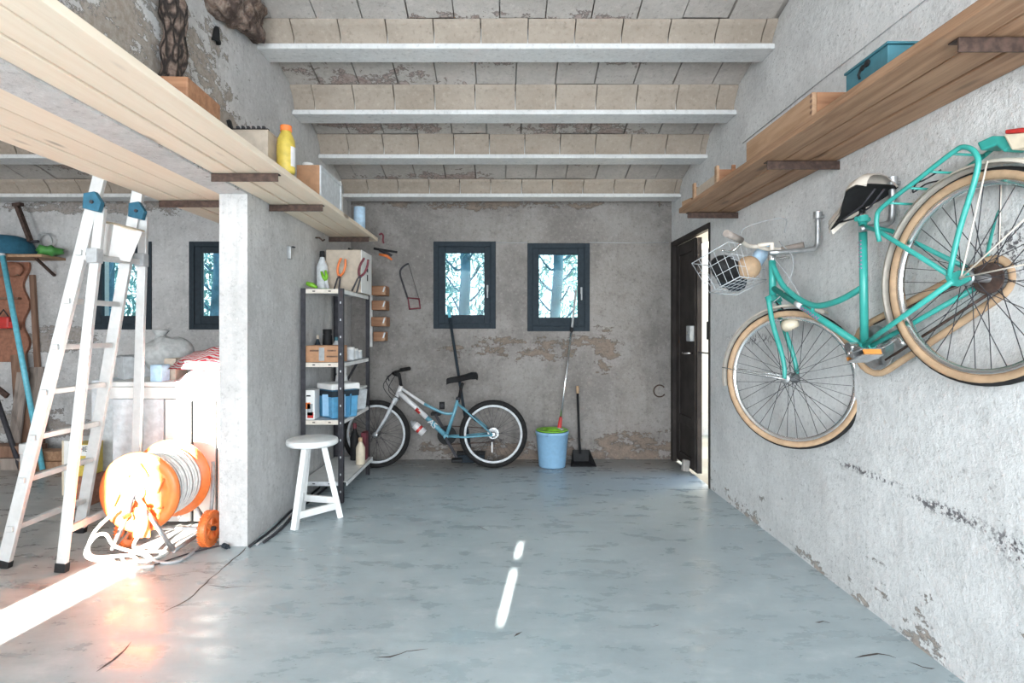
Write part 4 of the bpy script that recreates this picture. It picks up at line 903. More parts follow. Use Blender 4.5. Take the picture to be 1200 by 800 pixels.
for s in (-1, 1): ob('handle', MB().tube([(0, 0.003 * s, 0.085), (s * 0.012, 0.004, 0.115), (s * 0.016, 0.004, 0.16)], [0.011, 0.013, 0.009], 8), M['green'], t)
def pliers(label, x, y, zz, tilt, m, h):
    t = thing('pliers', label, 'pliers', (x, y, zz), (0.12, tilt, 0))
    for s in (-1, 1):
        ob('handle', MB().tube(smooth_path([(0, 0.004 * s, h * 0.45), (s * 0.022, 0, h * 0.6), (s * 0.026, 0, h * 0.8), (s * 0.016, 0, h)], 4), [0.009] * 12 + [0.008], 8), m, t)
        ob('jaw', MB().prism([(0, h * 0.46), (s * 0.014, h * 0.4), (s * 0.024, h * 0.02), (s * 0.012, 0), (s * 0.004, h * 0.4)] [::(1 if s > 0 else -1)], (0, 0.004 * s, 0), (1, 0, 0), (0, 0, 1), 0.006), M['dark'], t)
    ob('pivot', MB().cyl((0, -0.012, h * 0.45), (0, 0.012, h * 0.45), 0.011, 12), M['dark'], t)
pliers('orange and black handled snips leaning on the white tool case', -1.265, 4.255, z, 0.25, M['orange'], 0.26)
pliers('red handled pliers leaning on the corner of the white tool case', -1.13, 4.265, z, 0.38, M['maroon'], 0.27)
t = thing('tool_case', 'white-sided tool case standing on top of the shelving unit', 'tool case', (-1.23, 4.49, z))
ob('case_body', MB().box((0, 0, 0.165), (0.27, 0.33, 0.33)), M['palecard'], t, 0.006)
ob('side_panel', MB().box((0.1375, 0, 0.165), (0.006, 0.33, 0.33)), M['white'], t, 0.003)
for k, (q, h) in enumerate(((0.1, 0.05), (0.16, 0.03), (0.20, 0.025))): ob('print_mark', MB().box((0.1412, 0.02, q + 0.03), (0.001, 0.035, h)), M['black'], t)
ob('handle', MB().tube([(0.02, -0.08, 0.329), (0.02, -0.08, 0.35), (0.02, 0.08, 0.35), (0.02, 0.08, 0.329)], 0.008, 8), M['black'], t)
z = LV[1] + 0.001
carton('cardboard_box', 'brown printed cardboard box on the second level of the shelving unit', -1.395, -1.155, 3.96, 4.16, z, z + 0.115, M['cardboard'],
       band=[(-0.03, 0.5, 0.16, 0.8, M['grey'])] + [(-0.62 + 0.16 * k, 0.72, 0.10, 0.10, M['darkwood']) for k in range(3)] + [(0.40 + 0.16 * k, 0.72, 0.10, 0.10, M['darkwood']) for k in range(3)] + [(0.36 + 0.15 * k, 0.36, 0.10, 0.09, M['darkwood']) for k in range(4)])
bottle('spray_can', 'black capped can behind the brown cardboard box', -1.335, 4.27, z, 0.036, 0.235, M['black'], M['black'], 0.8, 'can')
bottle('glue_bottle', 'navy bottle with flesh-coloured cap behind the cardboard box', -1.392, 4.22, z, 0.022, 0.19, M['slate'], M['palecard'])
bottle('oil_bottle', 'grey-blue bottle with teal cap behind the cardboard box', -1.265, 4.26, z, 0.028, 0.175, M['lightgrey'], M['tealbox'])
for k, (x, y, r, h, lab) in enumerate(((-1.155, 4.24, 0.034, 0.10, 'tall white jar on the second shelving level by the front post'), (-1.16, 4.36, 0.034, 0.085, 'middle one of the pale jars on the second shelving level'), (-1.165, 4.49, 0.038, 0.07, 'low pale green dish at the back of the second shelving level'))):
    t = thing('jar', lab, 'jar', (x, y, z), group='pale jars on the second shelf')
    ob('jar_body', MB().lathe([(0.001, 0), (r * 0.9, 0), (r, 0.006), (r, h * 0.8), (r * 0.85, h * 0.84), (0.001, h * 0.84)], 16), M['lightgrey'], t); ob('lid', MB().lathe([(r * 0.95, h * 0.82), (r * 0.98, h), (0.001, h)], 16), M['white'], t)
z = LV[2] + 0.001
carton('product_carton', 'white and red printed carton on the third level of the shelving unit', -1.41, -1.325, 3.95, 4.06, z, z + 0.205, M['white'],
       band=[(-0.3, 0.48, 0.6, 0.22, M['orange']), (0.25, 0.35, 0.45, 0.4, M['grey']), (0.3, 0.16, 0.5, 0.2, M['red']), (0.0, 0.82, 0.35, 0.05, M['black'])])
t = thing('paint_tub', 'square light blue tub with white lid on the third shelving level', 'tub', (-1.205, 4.11, z))
ob('tub_body', MB().lathe([(0.001, 0), (0.135, 0), (0.14, 0.01), (0.15, 0.2), (0.001, 0.2)], 4, a0=PI / 4, a1=PI / 4 + 2 * PI, smooth=False), M['blueplastic'], t, 0.012, 3)
ob('band', MB().lathe([(0.15, 0.155), (0.1535, 0.198)], 4, a0=PI / 4, a1=PI / 4 + 2 * PI, smooth=False), M['slate'], t)
ob('label_sheet', MB().box((0.0, -0.1045, 0.095), (0.165, 0.003, 0.155), (0.045, 0, 0)), M['bluebucket'], t)
ob('label_sheet', MB().box((0.1045, 0.0, 0.095), (0.003, 0.165, 0.155), (0, 0.045, 0)), M['blueplastic'], t)
ob('lid', MB().lathe([(0.001, 0.205), (0.156, 0.205), (0.158, 0.21), (0.158, 0.24), (0.15, 0.248), (0.001, 0.248)], 4, a0=PI / 4, a1=PI / 4 + 2 * PI, smooth=False), M['white'], t, 0.008, 3)
t = thing('storage_tub', 'white lidded plastic tub at the back of the third shelving level', 'tub', (-1.205, 4.52, z))
ob('tub_body', MB().lathe([(0.001, 0), (0.10, 0), (0.115, 0.16), (0.001, 0.16)], 4, a0=PI / 4, a1=PI / 4 + 2 * PI, smooth=False), M['lightgrey'], t, 0.006)
ob('lid', MB().box((0, 0, 0.172), (0.18, 0.18, 0.018)), M['white'], t, 0.004)
bottle('jerry_can', 'tall white canister with blue base behind the light blue tub', -1.245, 4.33, z, 0.05, 0.35, M['white'], M['white'], 0.7, 'canister')
z = LV[3] + 0.001
bottle('squeeze_bottle', 'cream bottle standing on the lowest shelving level', -1.13, 4.45, z, 0.036, 0.21, M['cream'], M['tan'])
bottle('wine_bottle', 'dark bottle at the back of the lowest shelving level', -1.215, 4.6, z, 0.036, 0.3, M['black'], M['maroon'], 0.35)
carton('paint_box', 'dark red box at the back end of the lowest shelving level', -1.16, -1.12, 4.58, 4.67, z, z + 0.22, M['maroon'])

# ------------------------------------------------------------------ stool
L1, L2, L3 = flo(345, 621), flo(399, 606), flo(353, 602)
ctr = (L1 + L2 + L3) / 3; sz = 0.52
st = thing('stool', 'white painted round three-legged wooden stool', 'stool', (ctr.x, ctr.y, 0))
ob('seat', MB().lathe([(0.001, sz - 0.04), (0.145, sz - 0.04), (0.157, sz - 0.032), (0.160, sz - 0.018), (0.156, sz - 0.004), (0.148, sz), (0.001, sz)], 36), M['stoolwhite'], st)
tops = []; foots = []
for p in (L1, L2, L3):
    q = p - ctr; q.z = 0; tp = q * 0.38 + Vector((0, 0, sz - 0.03)); tops.append(tp); foots.append(q)
    ob('leg', MB().bar(q + Vector((0, 0, 0.0)) * 1, tp, 0.036, 0.036, up=q), M['stoolwhite'], st, 0.003)
for i, j, h in ((0, 1, 0.085), (1, 2, 0.12), (2, 0, 0.14)):
    a = foots[i].lerp(tops[i], h / sz); b = foots[j].lerp(tops[j], h / sz)
    ob('stretcher', MB().bar(a, b, 0.022, 0.042), M['stoolwhite'], st, 0.002)

# ------------------------------------------------------------------ cleaning things by the back wall
bc = flo(647, 546); bc.z = 0; bc.y -= 0.0
t = thing('bucket', 'light blue plastic bucket on the floor by the back wall', 'bucket', bc)
ob('bucket_body', MB().lathe([(0.001, 0.004), (0.112, 0.004), (0.115, 0.0), (0.118, 0.01), (0.142, 0.29), (0.148, 0.295), (0.148, 0.315), (0.140, 0.316), (0.136, 0.29), (0.112, 0.014), (0.001, 0.012)], 32), M['bluebucket'], t)
ob('pouring_lip', MB().prism([(-0.03, 0), (0.03, 0), (0.0, 0.03)], (-0.05, -0.14, 0.30), (1, 0, 0), (0, -1, 0.3), 0.012), M['bluebucket'], t, 0.003)
ob('handle', MB().tube([(0.15 * math.cos(a), 0.15 * math.sin(a), 0.285 - 0.02 * abs(math.sin(a))) for a in [PI * k / 14 for k in range(15)]], 0.004, 6), M['greendark'], t)
solo('mop_wringer', MB().lathe([(0.03, 0.235), (0.06, 0.245), (0.095, 0.30), (0.13, 0.318), (0.142, 0.322), (0.142, 0.328), (0.125, 0.327), (0.085, 0.325), (0.05, 0.27), (0.03, 0.25)], 28, (0.0, 0, 0)).ball((0.02, -0.03, 0.315), (0.07, 0.06, 0.03), 14, 8), M['green'], 'lime green mop wringer sitting in the blue bucket', 'wringer', loc=bc + Vector((0, 0, 0.0)))
mo = thing('mop', 'red-collared mop with a steel handle standing in the blue bucket', 'mop')
p0 = at(656, 498, 5.02); p1 = at(670, 386, 5.2); p2 = at(675, 340, 5.25)
ob('handle', MB().tube([p0, p1], 0.0095, 10), M['chrome'], mo); ob('upper_handle', MB().tube([p1, p2], 0.0105, 10), M['grey'], mo)
ob('collar', MB().cyl(p1 - Vector((0.003, 0, 0.02)), p1 + Vector((0.003, 0, 0.02)), 0.014, 10), M['black'], mo)
dv = (p1 - p0).normalized(); ob('socket', MB().cyl(p0 - dv * 0.03, p0 + dv * 0.07, 0.02, 14, 0.014), M['red'], mo)
ob('mop_head', MB().ball(p0 - dv * 0.07, (0.06, 0.06, 0.05), 14, 8), M['greysack'], mo)
dp = thing('dustpan', 'black long-handled dustpan on the floor against the back wall', 'dustpan', flo(682, 545))
ob('pan', MB().add([(-0.11, -0.06, 0.0), (0.12, -0.06, 0.0), (0.085, 0.12, 0.0), (-0.07, 0.12, 0.0), (-0.11, -0.06, 0.012), (0.12, -0.06, 0.012), (0.085, 0.12, 0.115), (-0.07, 0.12, 0.115), (-0.10, -0.06, 0.008), (0.11, -0.06, 0.008), (0.075, 0.11, 0.01), (-0.06, 0.11, 0.01)],
   [(0, 3, 2, 1), (0, 4, 7, 3), (1, 2, 6, 5), (3, 7, 6, 2), (8, 9, 10, 11), (4, 8, 11, 7), (9, 5, 6, 10), (7, 11, 10, 6), (0, 1, 9, 8), (0, 8, 4), (1, 5, 9)]), M['black'], dp, 0.002)
ob('handle', MB().tube([(0.0, 0.11, 0.08), (-0.005, 0.14, 0.2), (-0.012, 0.20, 0.62)], 0.0115, 10), M['black'], dp)
ob('handle_tip', MB().tube([(-0.012, 0.20, 0.62), (-0.013, 0.21, 0.69)], 0.014, 10), M['tan'], dp)
br = thing('broom', 'dark broom with a blue-tipped pole leaning behind the bicycle', 'broom')
p0 = at(552, 530, 5.16); p1 = at(527, 372, 5.235); p0.z = 0.06; p2 = p1 + (p1 - p0).normalized() * 0.1
ob('pole', MB().tube([p0, p1], 0.013, 10), M['slate'], br); ob('pole_tip', MB().tube([p1, p2], 0.0135, 10), M['bluepole'], br)
ob('brush_head', MB().box((p0.x, p0.y, 0.085), (0.26, 0.05, 0.03)), M['black'], br, 0.005); ob('bristles', MB().box((p0.x, p0.y, 0.036), (0.25, 0.06, 0.072)), M['slate'], br, 0.01)

# ------------------------------------------------------------------ things on the back wall
hw = YB - 0.012
def bw(px, py, y=None): y = y or hw; return at(px, py, y)
hk = thing('hacksaw', 'hacksaw with a maroon handle hanging on the back wall', 'hacksaw')
ob('frame', MB().tube(smooth_path([bw(478, 350), bw(473, 335), bw(469, 322), bw(470, 315), bw(476, 310), bw(479, 309)], 4), 0.0085, 8), M['dark'], hk)
ob('blade', MB().bar(bw(479, 309), bw(491, 350), 0.003, 0.014, (0, 1, 0)), M['dark'], hk)
ob('handle', MB().tube([bw(478, 349), bw(491, 350), bw(492.5, 361), bw(480, 362)], 0.010, 8, closed=True), M['maroon'], hk)
solo('wall_ring', MB().tube([at(773, 458, YB - 0.012) + Vector((0.055 * math.cos(a), 0, 0.055 * math.sin(a))) for a in [0.7 + 5.0 * k / 16 for k in range(17)]], 0.006, 7), M['rust'], 'open iron ring fixed to the back wall by the door', 'ring')
t = thing('wall_socket', 'small black wall socket between the bicycle frame and the saddle', 'socket', at(518, 475, YB - 0.008)); ob('plate', MB().box((0, 0, 0), (0.05, 0.016, 0.07)), M['black'], t, 0.004); ob('face', MB().cyl((0, -0.008, 0), (0, -0.012, 0), 0.018, 14), M['dark'], t)
solo('wall_cable', MB().tube([at(581, 284, YB - 0.004), at(600, 284.5, YB - 0.004), at(618, 284, YB - 0.004)], 0.003, 6).tube([at(691, 284, YB - 0.004), at(740, 284.5, YB - 0.004), at(784, 284, YB - 0.004)], 0.003, 6), M['grey'], 'thin cable along the back wall between the windows', 'cable')
rl = thing('tool_rack', 'white upright tool rail on the back wall beside the shelving unit', 'rail', at(434, 405, 5.27))
ob('rail', MB().box((0, -0.02, 0.24), (0.05, 0.02, 0.5)), M['white'], rl, 0.002)
for k, (py, w) in enumerate(((341, 0.13), (358, 0.13), (377, 0.14), (394, 0.10))):
    p = at(446, py, 5.16); nm = ('uppermost', 'second', 'third', 'lowest')[k]
    t = thing('wood_plane', nm + ' of the wooden planes racked on the wall by the shelving', 'plane', p, group='wooden planes in the wall rack')
    ob('plane_body', MB().box((0, 0, 0), (w, 0.16, 0.085)), M['blockwood'], t, 0.006); ob('iron', MB().box((0.05, -0.085, 0.01), (0.012, 0.02, 0.05), (0, 0.3, 0)), M['steel'], t)
    ob('wedge', MB().box((0.045, -0.082, -0.02), (0.03, 0.015, 0.03)), M['crate'], t)
cl = thing('spring_clamp', 'orange-jawed spring clamp hanging under the end of the left-hand shelf', 'clamp', at(453, 298, 5.25))
for s in (-1, 1): ob('jaw', MB().tube([(-0.07, 0.0, 0.02 * s + 0.02), (0.0, 0, 0.012 * s), (0.05, 0, -0.03 + 0.02 * s)], [0.011, 0.014, 0.009], 8), M['orange'] if s < 0 else M['dark'], cl)
ob('bar', MB().bar((-0.12, 0.0, 0.055), (0.1, 0, 0.02), 0.01, 0.02), M['black'], cl)
solo('red_clip', MB().tube(smooth_path([(-0.02, 0, 0.03), (0.0, 0, 0.04), (0.015, 0, 0.02), (0.012, 0, -0.02), (0.02, 0, -0.045)], 4), 0.008, 6), M['maroon'], 'small maroon clip hanging from the tip of the left-hand shelf', 'clip', loc=at(447, 279, 4.84))
t = thing('switch_box', 'small grey switch box on the partition above the stool', 'switch', (XL + 0.012, 3.74, 1.72)); ob('box_body', MB().box((0, 0, 0), (0.024, 0.05, 0.085)), M['steel'], t, 0.003); ob('lever', MB().box((0.018, 0.012, 0.04), (0.016, 0.03, 0.008)), M['dark'], t)
solo('wall_hook', MB().tube([(0, 0, 0.02), (0.03, 0, 0.02), (0.05, 0.02, 0.0), (0.06, 0.03, 0.012)], 0.007, 7), M['rust'], 'rusty hook in the partition above the clear bottle', 'hook', loc=(XL, 4.28, 1.89))
solo('wall_wire', MB().tube([(XR - 0.004, 3.7, 2.435), (XR - 0.004, 2.8, 2.44), (XR - 0.004, 1.5, 2.43)], 0.0025, 6), M['grey'], 'thin grey wire running along the right wall above the shelf', 'wire')
for k, (d, z, zb, out, lab) in enumerate(((2.77, 1.775, 1.60, 0.24, 'galvanised pipe hook under the handlebar of the turquoise bicycle'), (2.24, 1.80, 1.62, 0.13, 'galvanised pipe hook behind the saddle of the turquoise bicycle'))):
    t = thing('pipe_hook', lab, 'hook', (XR - 0.03, d, z), group='pipe hooks on the right wall')
    ob('pipe', MB().tube(smooth_path([(0, 0, 0), (0, 0, zb - z + 0.05), (-0.012, 0, zb - z + 0.012), (-0.05, 0, zb - z), (-out, 0, zb - z - 0.015)], 4), 0.0125, 10), M['steel'], t)
    ob('clamp', MB().cyl((0, 0, -0.02), (0, 0, 0.012), 0.019, 12).cyl((0, 0, -0.01), (0.03, 0, -0.01), 0.008, 8), M['steel'], t)
solo('brick_wedge', MB().box((0, 0, 0.05), (0.06, 0.05, 0.1)), M['stonegrey'], 'small stone wedged at the foot of the dark brown door', 'stone', bevel=0.012, loc=(XR - 0.02, 4.83, 0.0), rot=(0, 0.12, 0.1))
# ------------------------------------------------------------------ left bay: ladder
ld = thing('ladder', 'white aluminium folding ladder leaning on the left bay shelf', 'ladder')
A = [(Vector((-2.54, 2.86, 0)), Vector((-2.075, 2.89, 1.97))), (Vector((-2.53, 3.36, 0)), Vector((-2.085, 3.21, 1.97)))]
for a, b in A:
    e = b + (b - a).normalized() * 0.10
    ob('rail', MB().bar(a + (b - a) * 0.012, e, 0.026, 0.062, up=(1, 0, 0.2)), M['alu'], ld, 0.003)
    ob('foot', MB().bar(a, a + (b - a).normalized() * 0.04, 0.032, 0.068, up=(1, 0, 0.2)), M['black'], ld, 0.003)
for h in (0.20, 0.445, 0.66, 0.89, 1.12, 1.355, 1.60):
    p, q = A[0][0].lerp(A[0][1], h / 1.97), A[1][0].lerp(A[1][1], h / 1.97); d = (q - p).normalized() * 0.025
    ob('rung', MB().bar(p - d, q + d, 0.032, 0.028, up=(0, 0, 1)), M['alu'], ld, 0.003)
Bf = [(Vector((-2.205, 2.81, 0)), Vector((-2.06, 2.885, 1.83))), (Vector((-2.21, 3.37, 0)), Vector((-2.065, 3.235, 1.86)))]
for a, b in Bf:
    ob('support_leg', MB().bar(a + (b - a) * 0.012, b, 0.024, 0.048, up=(1, 0, 0)), M['alu'], ld, 0.003)
    ob('foot', MB().bar(a, a + (b - a).normalized() * 0.045, 0.032, 0.056, up=(1, 0, 0)), M['black'], ld, 0.003)
    ob('hinge', MB().prism([(-0.05, -0.03), (0.03, -0.05), (0.045, 0.0), (0.01, 0.055), (-0.045, 0.045)], b + Vector((-0.01, -0.022, 0.02)), (1, 0, 0), (0, 0, 1), -0.03 if False else 0.03), M['hinge'], ld, 0.004)
    ob('hinge_pin', MB().cyl(b + Vector((-0.01, -0.06, 0.02)), b + Vector((-0.01, 0.03, 0.02)), 0.009, 10), M['dark'], ld)
    m = a.lerp(b, 0.865); ob('latch', MB().box(m + Vector((0, -0.01, 0)), (0.055, 0.05, 0.075)), M['grey'], ld, 0.004)
p, q = Bf[0][0].lerp(Bf[0][1], 0.86), Bf[1][0].lerp(Bf[1][1], 0.86)
ob('spreader_bar', MB().bar(p, q, 0.018, 0.03), M['alu'], ld, 0.003)
p2 = A[0][0].lerp(A[0][1], 0.80); ob('spreader_bar', MB().bar(p2, p, 0.016, 0.026), M['alu'], ld, 0.003)
p, q = Bf[0][0].lerp(Bf[0][1], 0.11), Bf[1][0].lerp(Bf[1][1], 0.11); ob('stretcher', MB().bar(p, q, 0.02, 0.036), M['alu'], ld, 0.003)
# white tub hung between the ladder's legs
c = at(140, 283, 3.07); t = thing('plastic_tub', 'white plastic tub wedged between the upper ladder legs', 'tub', c, (0.1, 0.25, 0.2))
ob('tub_body', MB().lathe([(0.001, -0.095), (0.075, -0.095), (0.10, 0.085), (0.092, 0.085), (0.07, -0.085), (0.001, -0.085)], 4, a0=PI / 4, a1=PI / 4 + 2 * PI, smooth=False), M['white'], t, 0.01, 3)
ob('rim', MB().tube([(0.075 * a, 0.075 * b, 0.085) for a, b in ((-1, -1), (1, -1), (1, 1), (-1, 1))], 0.005, 6, closed=True), M['cream'], t)

# ------------------------------------------------------------------ orange cable reel
rc = Vector((-1.928, 2.98, 0.347)); RR = 0.212; ry = 3.27
rl = thing('cable_reel', 'large orange cable reel on a wheeled cart in front of the pillar', 'cable reel')
def flange(y, s):
    P = [(0.035, 0.0), (0.06, -0.012 * s), (0.09, -0.012 * s), (0.10, 0.004 * s), (0.15, 0.006 * s), (0.158, -0.008 * s), (0.185, -0.010 * s), (RR, 0.0), (RR, 0.014), (0.19, 0.014), (0.03, 0.014)]
    return MB().lathe(P, 48, (rc.x, y, rc.z), (0, 1, 0))
f1 = ob('flange', flange(rc.y, 1), M['orange'], rl)
for k in range(6):
    a0 = k * PI / 3
    ob('rib', MB().tube(smooth_path([(rc.x + r * math.cos(a0 + q), rc.y - 0.004, rc.z + r * math.sin(a0 + q)) for r, q in ((0.098, 0), (0.115, 0.22), (0.135, 0.4), (0.152, 0.5))], 4), 0.006, 6), M['orange'], f1)
f2 = ob('flange', MB().lathe([(0.03, 0), (RR + 0.01, 0.0), (RR + 0.012, 0.008), (RR + 0.01, 0.016), (0.03, 0.016)], 48, (rc.x, ry, rc.z), (0, 1, 0)), M['orange'], rl)
ob('drum', MB().lathe([(0.10, 0.014), (0.10, ry - rc.y)], 32, rc, (0, 1, 0)), M['orange'], rl)
for k in range(14):
    y = rc.y + 0.024 + 0.0185 * k
    ob('cable_turn', MB().torus((rc.x, y, rc.z), (0, 1, 0), 0.172 + 0.003 * ((k * 7) % 3), 0.0095, 40, 8), M['whitecable'] if k % 3 else M['towel'], rl)
ob('hub_cap', MB().lathe([(0.036, -0.004), (0.036, -0.02), (0.028, -0.03), (0.001, -0.032)], 20, rc, (0, 1, 0)), M['white'], rl)
ob('crank_handle', MB().tube(smooth_path([rc + Vector((0, -0.03, 0.0)), rc + Vector((-0.005, -0.05, -0.02)), rc + Vector((-0.022, -0.052, -0.10))], 4), 0.010, 8), M['dark'], rl)
ob('crank_knob', MB().cyl(rc + Vector((-0.022, -0.045, -0.10)), rc + Vector((-0.022, -0.11, -0.105)), 0.013, 12), M['orange'], rl)
ob('axle_plate', MB().box(rc + Vector((0.03, -0.024, -0.15)), (0.09, 0.012, 0.16)), M['orange'], rl, 0.006)
st = MB()
for y in (rc.y - 0.03, ry + 0.04):
    st.tube([(rc.x, y, rc.z), (rc.x - 0.14, y + 0.03, 0.05), (rc.x - 0.16, 3.13, 0.10)], 0.012, 8); st.tube([(rc.x, y, rc.z), (rc.x + 0.2, y, 0.05)], 0.012, 8)
st.tube([(rc.x + 0.2, rc.y - 0.03, 0.05), (rc.x + 0.2, ry + 0.04, 0.05)], 0.012, 8); st.tube([(-2.095, 3.15, 0.10), (-1.635, 3.15, 0.10)], 0.010, 8)
ob('cart_frame', st, M['steel'], rl)
ob('push_handle', MB().tube(smooth_path([(rc.x + 0.2, ry + 0.05, 0.06), (rc.x + 0.205, ry + 0.07, 0.30), (rc.x + 0.19, ry + 0.1, 0.42)], 4), 0.011, 8), M['grey'], rl)
def cart_wheel(x):
    w = ob('cart_wheel', MB().lathe([(0.06, -0.016), (0.088, -0.022), (0.094, -0.016), (0.096, 0), (0.094, 0.016), (0.088, 0.022), (0.06, 0.016)], 36, (x, 3.15, 0.098), (1, 0, 0)), M['orange'], rl)
    for s in range(5):
        a = 2 * PI * s / 5; ob('spoke', MB().bar((x + 0.004, 3.15, 0.098), (x + 0.004, 3.15 + 0.068 * math.cos(a), 0.098 + 0.068 * math.sin(a)), 0.026, 0.02, up=(1, 0, 0)), M['orange'], w, 0.003)
    kn = MB()
    for s in range(36):
        a = 2 * PI * s / 36
        for q in (-1, 1): kn.box((x + q * 0.014, 3.15 + 0.096 * math.cos(a), 0.098 + 0.096 * math.sin(a)), (0.014, 0.006, 0.006), (a, 0, 0))
    o = ob('tread', kn, M['orange'], w); o['kind'] = 'stuff'
    ob('axle_cap', MB().cyl((x + 0.012, 3.15, 0.098), (x + 0.034, 3.15, 0.098), 0.012, 12), M['dark'], w)
cart_wheel(-2.095); cart_wheel(-1.645)
def floor_cable(label, pts, r, m):
    solo('loose_cable', MB().tube(smooth_path(pts, 7), r, 7), m, label, 'cable')
def fz(px, py, z=0.008): p = flo(px, py); p.z = z; return p
floor_cable('white cable looping from the orange reel down to the floor', [Vector((-2.03, 2.94, 0.26)), Vector((-2.10, 2.88, 0.16)), Vector((-2.09, 2.86, 0.06)), fz(152, 655, 0.02), fz(165, 660), fz(185, 655), fz(195, 648), Vector((-1.90, 2.9, 0.08)), Vector((-1.86, 2.92, 0.20)), Vector((-1.87, 2.93, 0.3))], 0.0085, M['whitecable'])
floor_cable('white cable coil lying in front of the orange reel', [fz(140, 652), fz(150, 663), fz(170, 664), fz(176, 654), Vector((-1.98, 2.88, 0.10)), Vector((-2.02, 2.86, 0.17)), Vector((-2.08, 2.86, 0.15)), Vector((-2.11, 2.85, 0.06)), fz(142, 662), fz(160, 669, 0.02), fz(180, 665)], 0.0085, M['whitecable'])
floor_cable('grey cable curving over the floor from reel to pillar', [fz(160, 648), fz(185, 660), fz(205, 660), fz(222, 652), fz(235, 640), fz(243, 632)], 0.009, M['towel'])
floor_cable('thin dark cable lying from the reel wheel towards the pillar', [fz(180, 664), fz(215, 652), fz(240, 645), fz(262, 640)], 0.004, M['dark'])
for k, q in enumerate((0.0, 0.03, 0.055)):
    floor_cable(('outermost', 'middle', 'innermost')[k] + ' grey cable run along the foot of the partition behind the stool', [Vector((XL + 0.02 + q, 3.12 + 0.03 * k, 0.008)), Vector((XL + 0.035 + q, 3.4, 0.008)), Vector((XL + 0.02 + q * 0.8, 3.75, 0.008)), Vector((XL + 0.025 + q, 4.3, 0.008))], 0.007, M['towel'] if k % 2 else M['dark'])
solo('cable_plug', MB().cyl((0, 0, 0), (0.03, -0.02, 0.0), 0.014, 12).cyl((0.03, -0.02, 0), (0.05, -0.034, 0.0), 0.006, 8), M['slate'], 'dark plug lying at the foot of the pillar', 'plug', loc=flo(262, 642) + Vector((0, 0, 0.015)))

# ------------------------------------------------------------------ workbench beside the pillar and what lies on it
wbn = thing('workbench', 'white plank-fronted workbench standing behind the orange reel', 'workbench')
X0, X1, Y0, Y1, ZT = -2.445, -1.61, 3.49, 4.12, 0.888
ob('top_board', MB().mm((X0 - 0.01, Y0 - 0.02, ZT - 0.03), (X1, Y1, ZT)), M['white'], wbn, 0.004)
ob('apron', MB().mm((X0, Y0 - 0.005, ZT - 0.105), (X1, Y0 + 0.02, ZT - 0.034)), M['white'], wbn, 0.003)
for k, (a, b, m) in enumerate(((-2.44, -2.255, 'lightgrey'), (-2.25, -2.12, 'lightgrey'), (-2.10, -1.945, 'white'), (-1.925, -1.79, 'white'), (-1.775, -1.62, 'white'))):
    ob('plank', MB().mm((a, Y0 + 0.004 + (0.02 if k < 2 else 0), 0.02), (b, Y0 + 0.026 + (0.02 if k < 2 else 0), ZT - 0.11)), M[m], wbn, 0.004)
for x in (-1.935, -1.782): ob('bracket', MB().mm((x - 0.012, Y0 - 0.014, ZT - 0.12), (x + 0.012, Y0 - 0.005, ZT - 0.04)), M['steel'], wbn, 0.002)
for x in (X0, X1 - 0.02): ob('side_panel', MB().mm((x, Y0 + 0.05, 0.0), (x + 0.02, Y1, ZT - 0.03)), M['lightgrey'], wbn, 0.002)
ob('back_panel', MB().mm((X0 + 0.02, Y1 - 0.02, 0.0), (X1 - 0.02, Y1, ZT - 0.03)), M['grey'], wbn)
def cloth(name, label, cat, x0, x1, y0, y1, z, h, m, seed):
    r = random.Random(seed); n, k = 16, 10; vs = []; fs = []; ph = [r.uniform(0, 6) for _ in range(4)]
    for i in range(n + 1):
        for j in range(k + 1):
            u, v = i / n, j / k; e = min(u, 1 - u, v, 1 - v) * 5; e = min(1, e)
            hh = h * (0.55 + 0.45 * u) * e ** 0.6 + 0.010 * math.sin(22 * v + 5 * u + ph[0]) * e + 0.008 * math.sin(17 * u + ph[1]) * e
            vs.append((x0 + (x1 - x0) * u, y0 + (y1 - y0) * v + 0.01 * math.sin(9 * u + ph[2]), z + max(0.0, hh)))
    for i in range(n):
        for j in range(k): a = i * (k + 1) + j; fs.append((a, a + k + 1, a + k + 2, a + 1))
    n0 = len(vs); rim = [i * (k + 1) for i in range(n + 1)] + [n * (k + 1) + j for j in range(1, k + 1)] + [i * (k + 1) + k for i in range(n - 1, -1, -1)] + [j for j in range(k - 1, 0, -1)]
    fs.append(tuple(rim))
    return solo(name, MB().add(vs, fs, True), m, label, cat)
cloth('folded_linen', 'pile of white folded linen on the workbench', 'linen', -2.04, -1.62, 3.52, 3.95, ZT + 0.001, 0.12, M['white'], 1)
cloth('striped_cloth', 'red and white striped cloth heaped on the white linen', 'cloth', -2.09, -1.62, 3.50, 3.98, ZT + 0.075, 0.16, M['cloth'], 2)
carton('cardboard_box', 'small open cardboard box beside the striped cloth', -2.17, -2.095, 3.60, 3.74, ZT, ZT + 0.135, M['palecard'])
carton('detergent_box', 'pale blue box on the workbench edge beside the linen', -2.19, -2.12, 3.49, 3.58, ZT, ZT + 0.10, M['paleblue'])
t = thing('sack', 'grey slumped sack on the workbench under the back window', 'sack', (-2.33, 3.92, ZT), (0, 0, 0.2))
ob('sack_body', MB().ball((0, 0, 0.165), (0.17, 0.12, 0.155), 20, 14, lambda p: (1.0 - 0.28 * max(0, p.z)) * (1 + 0.07 * math.sin(6 * p.x + 4 * p.z) + 0.05 * math.sin(11 * p.y + 3 * p.x))), M['greysack'], t)
ob('neck', MB().lathe([(0.045, 0.25), (0.03, 0.285), (0.055, 0.315), (0.04, 0.325), (0.001, 0.31)], 14, (-0.05, 0, 0)), M['greysack'], t)
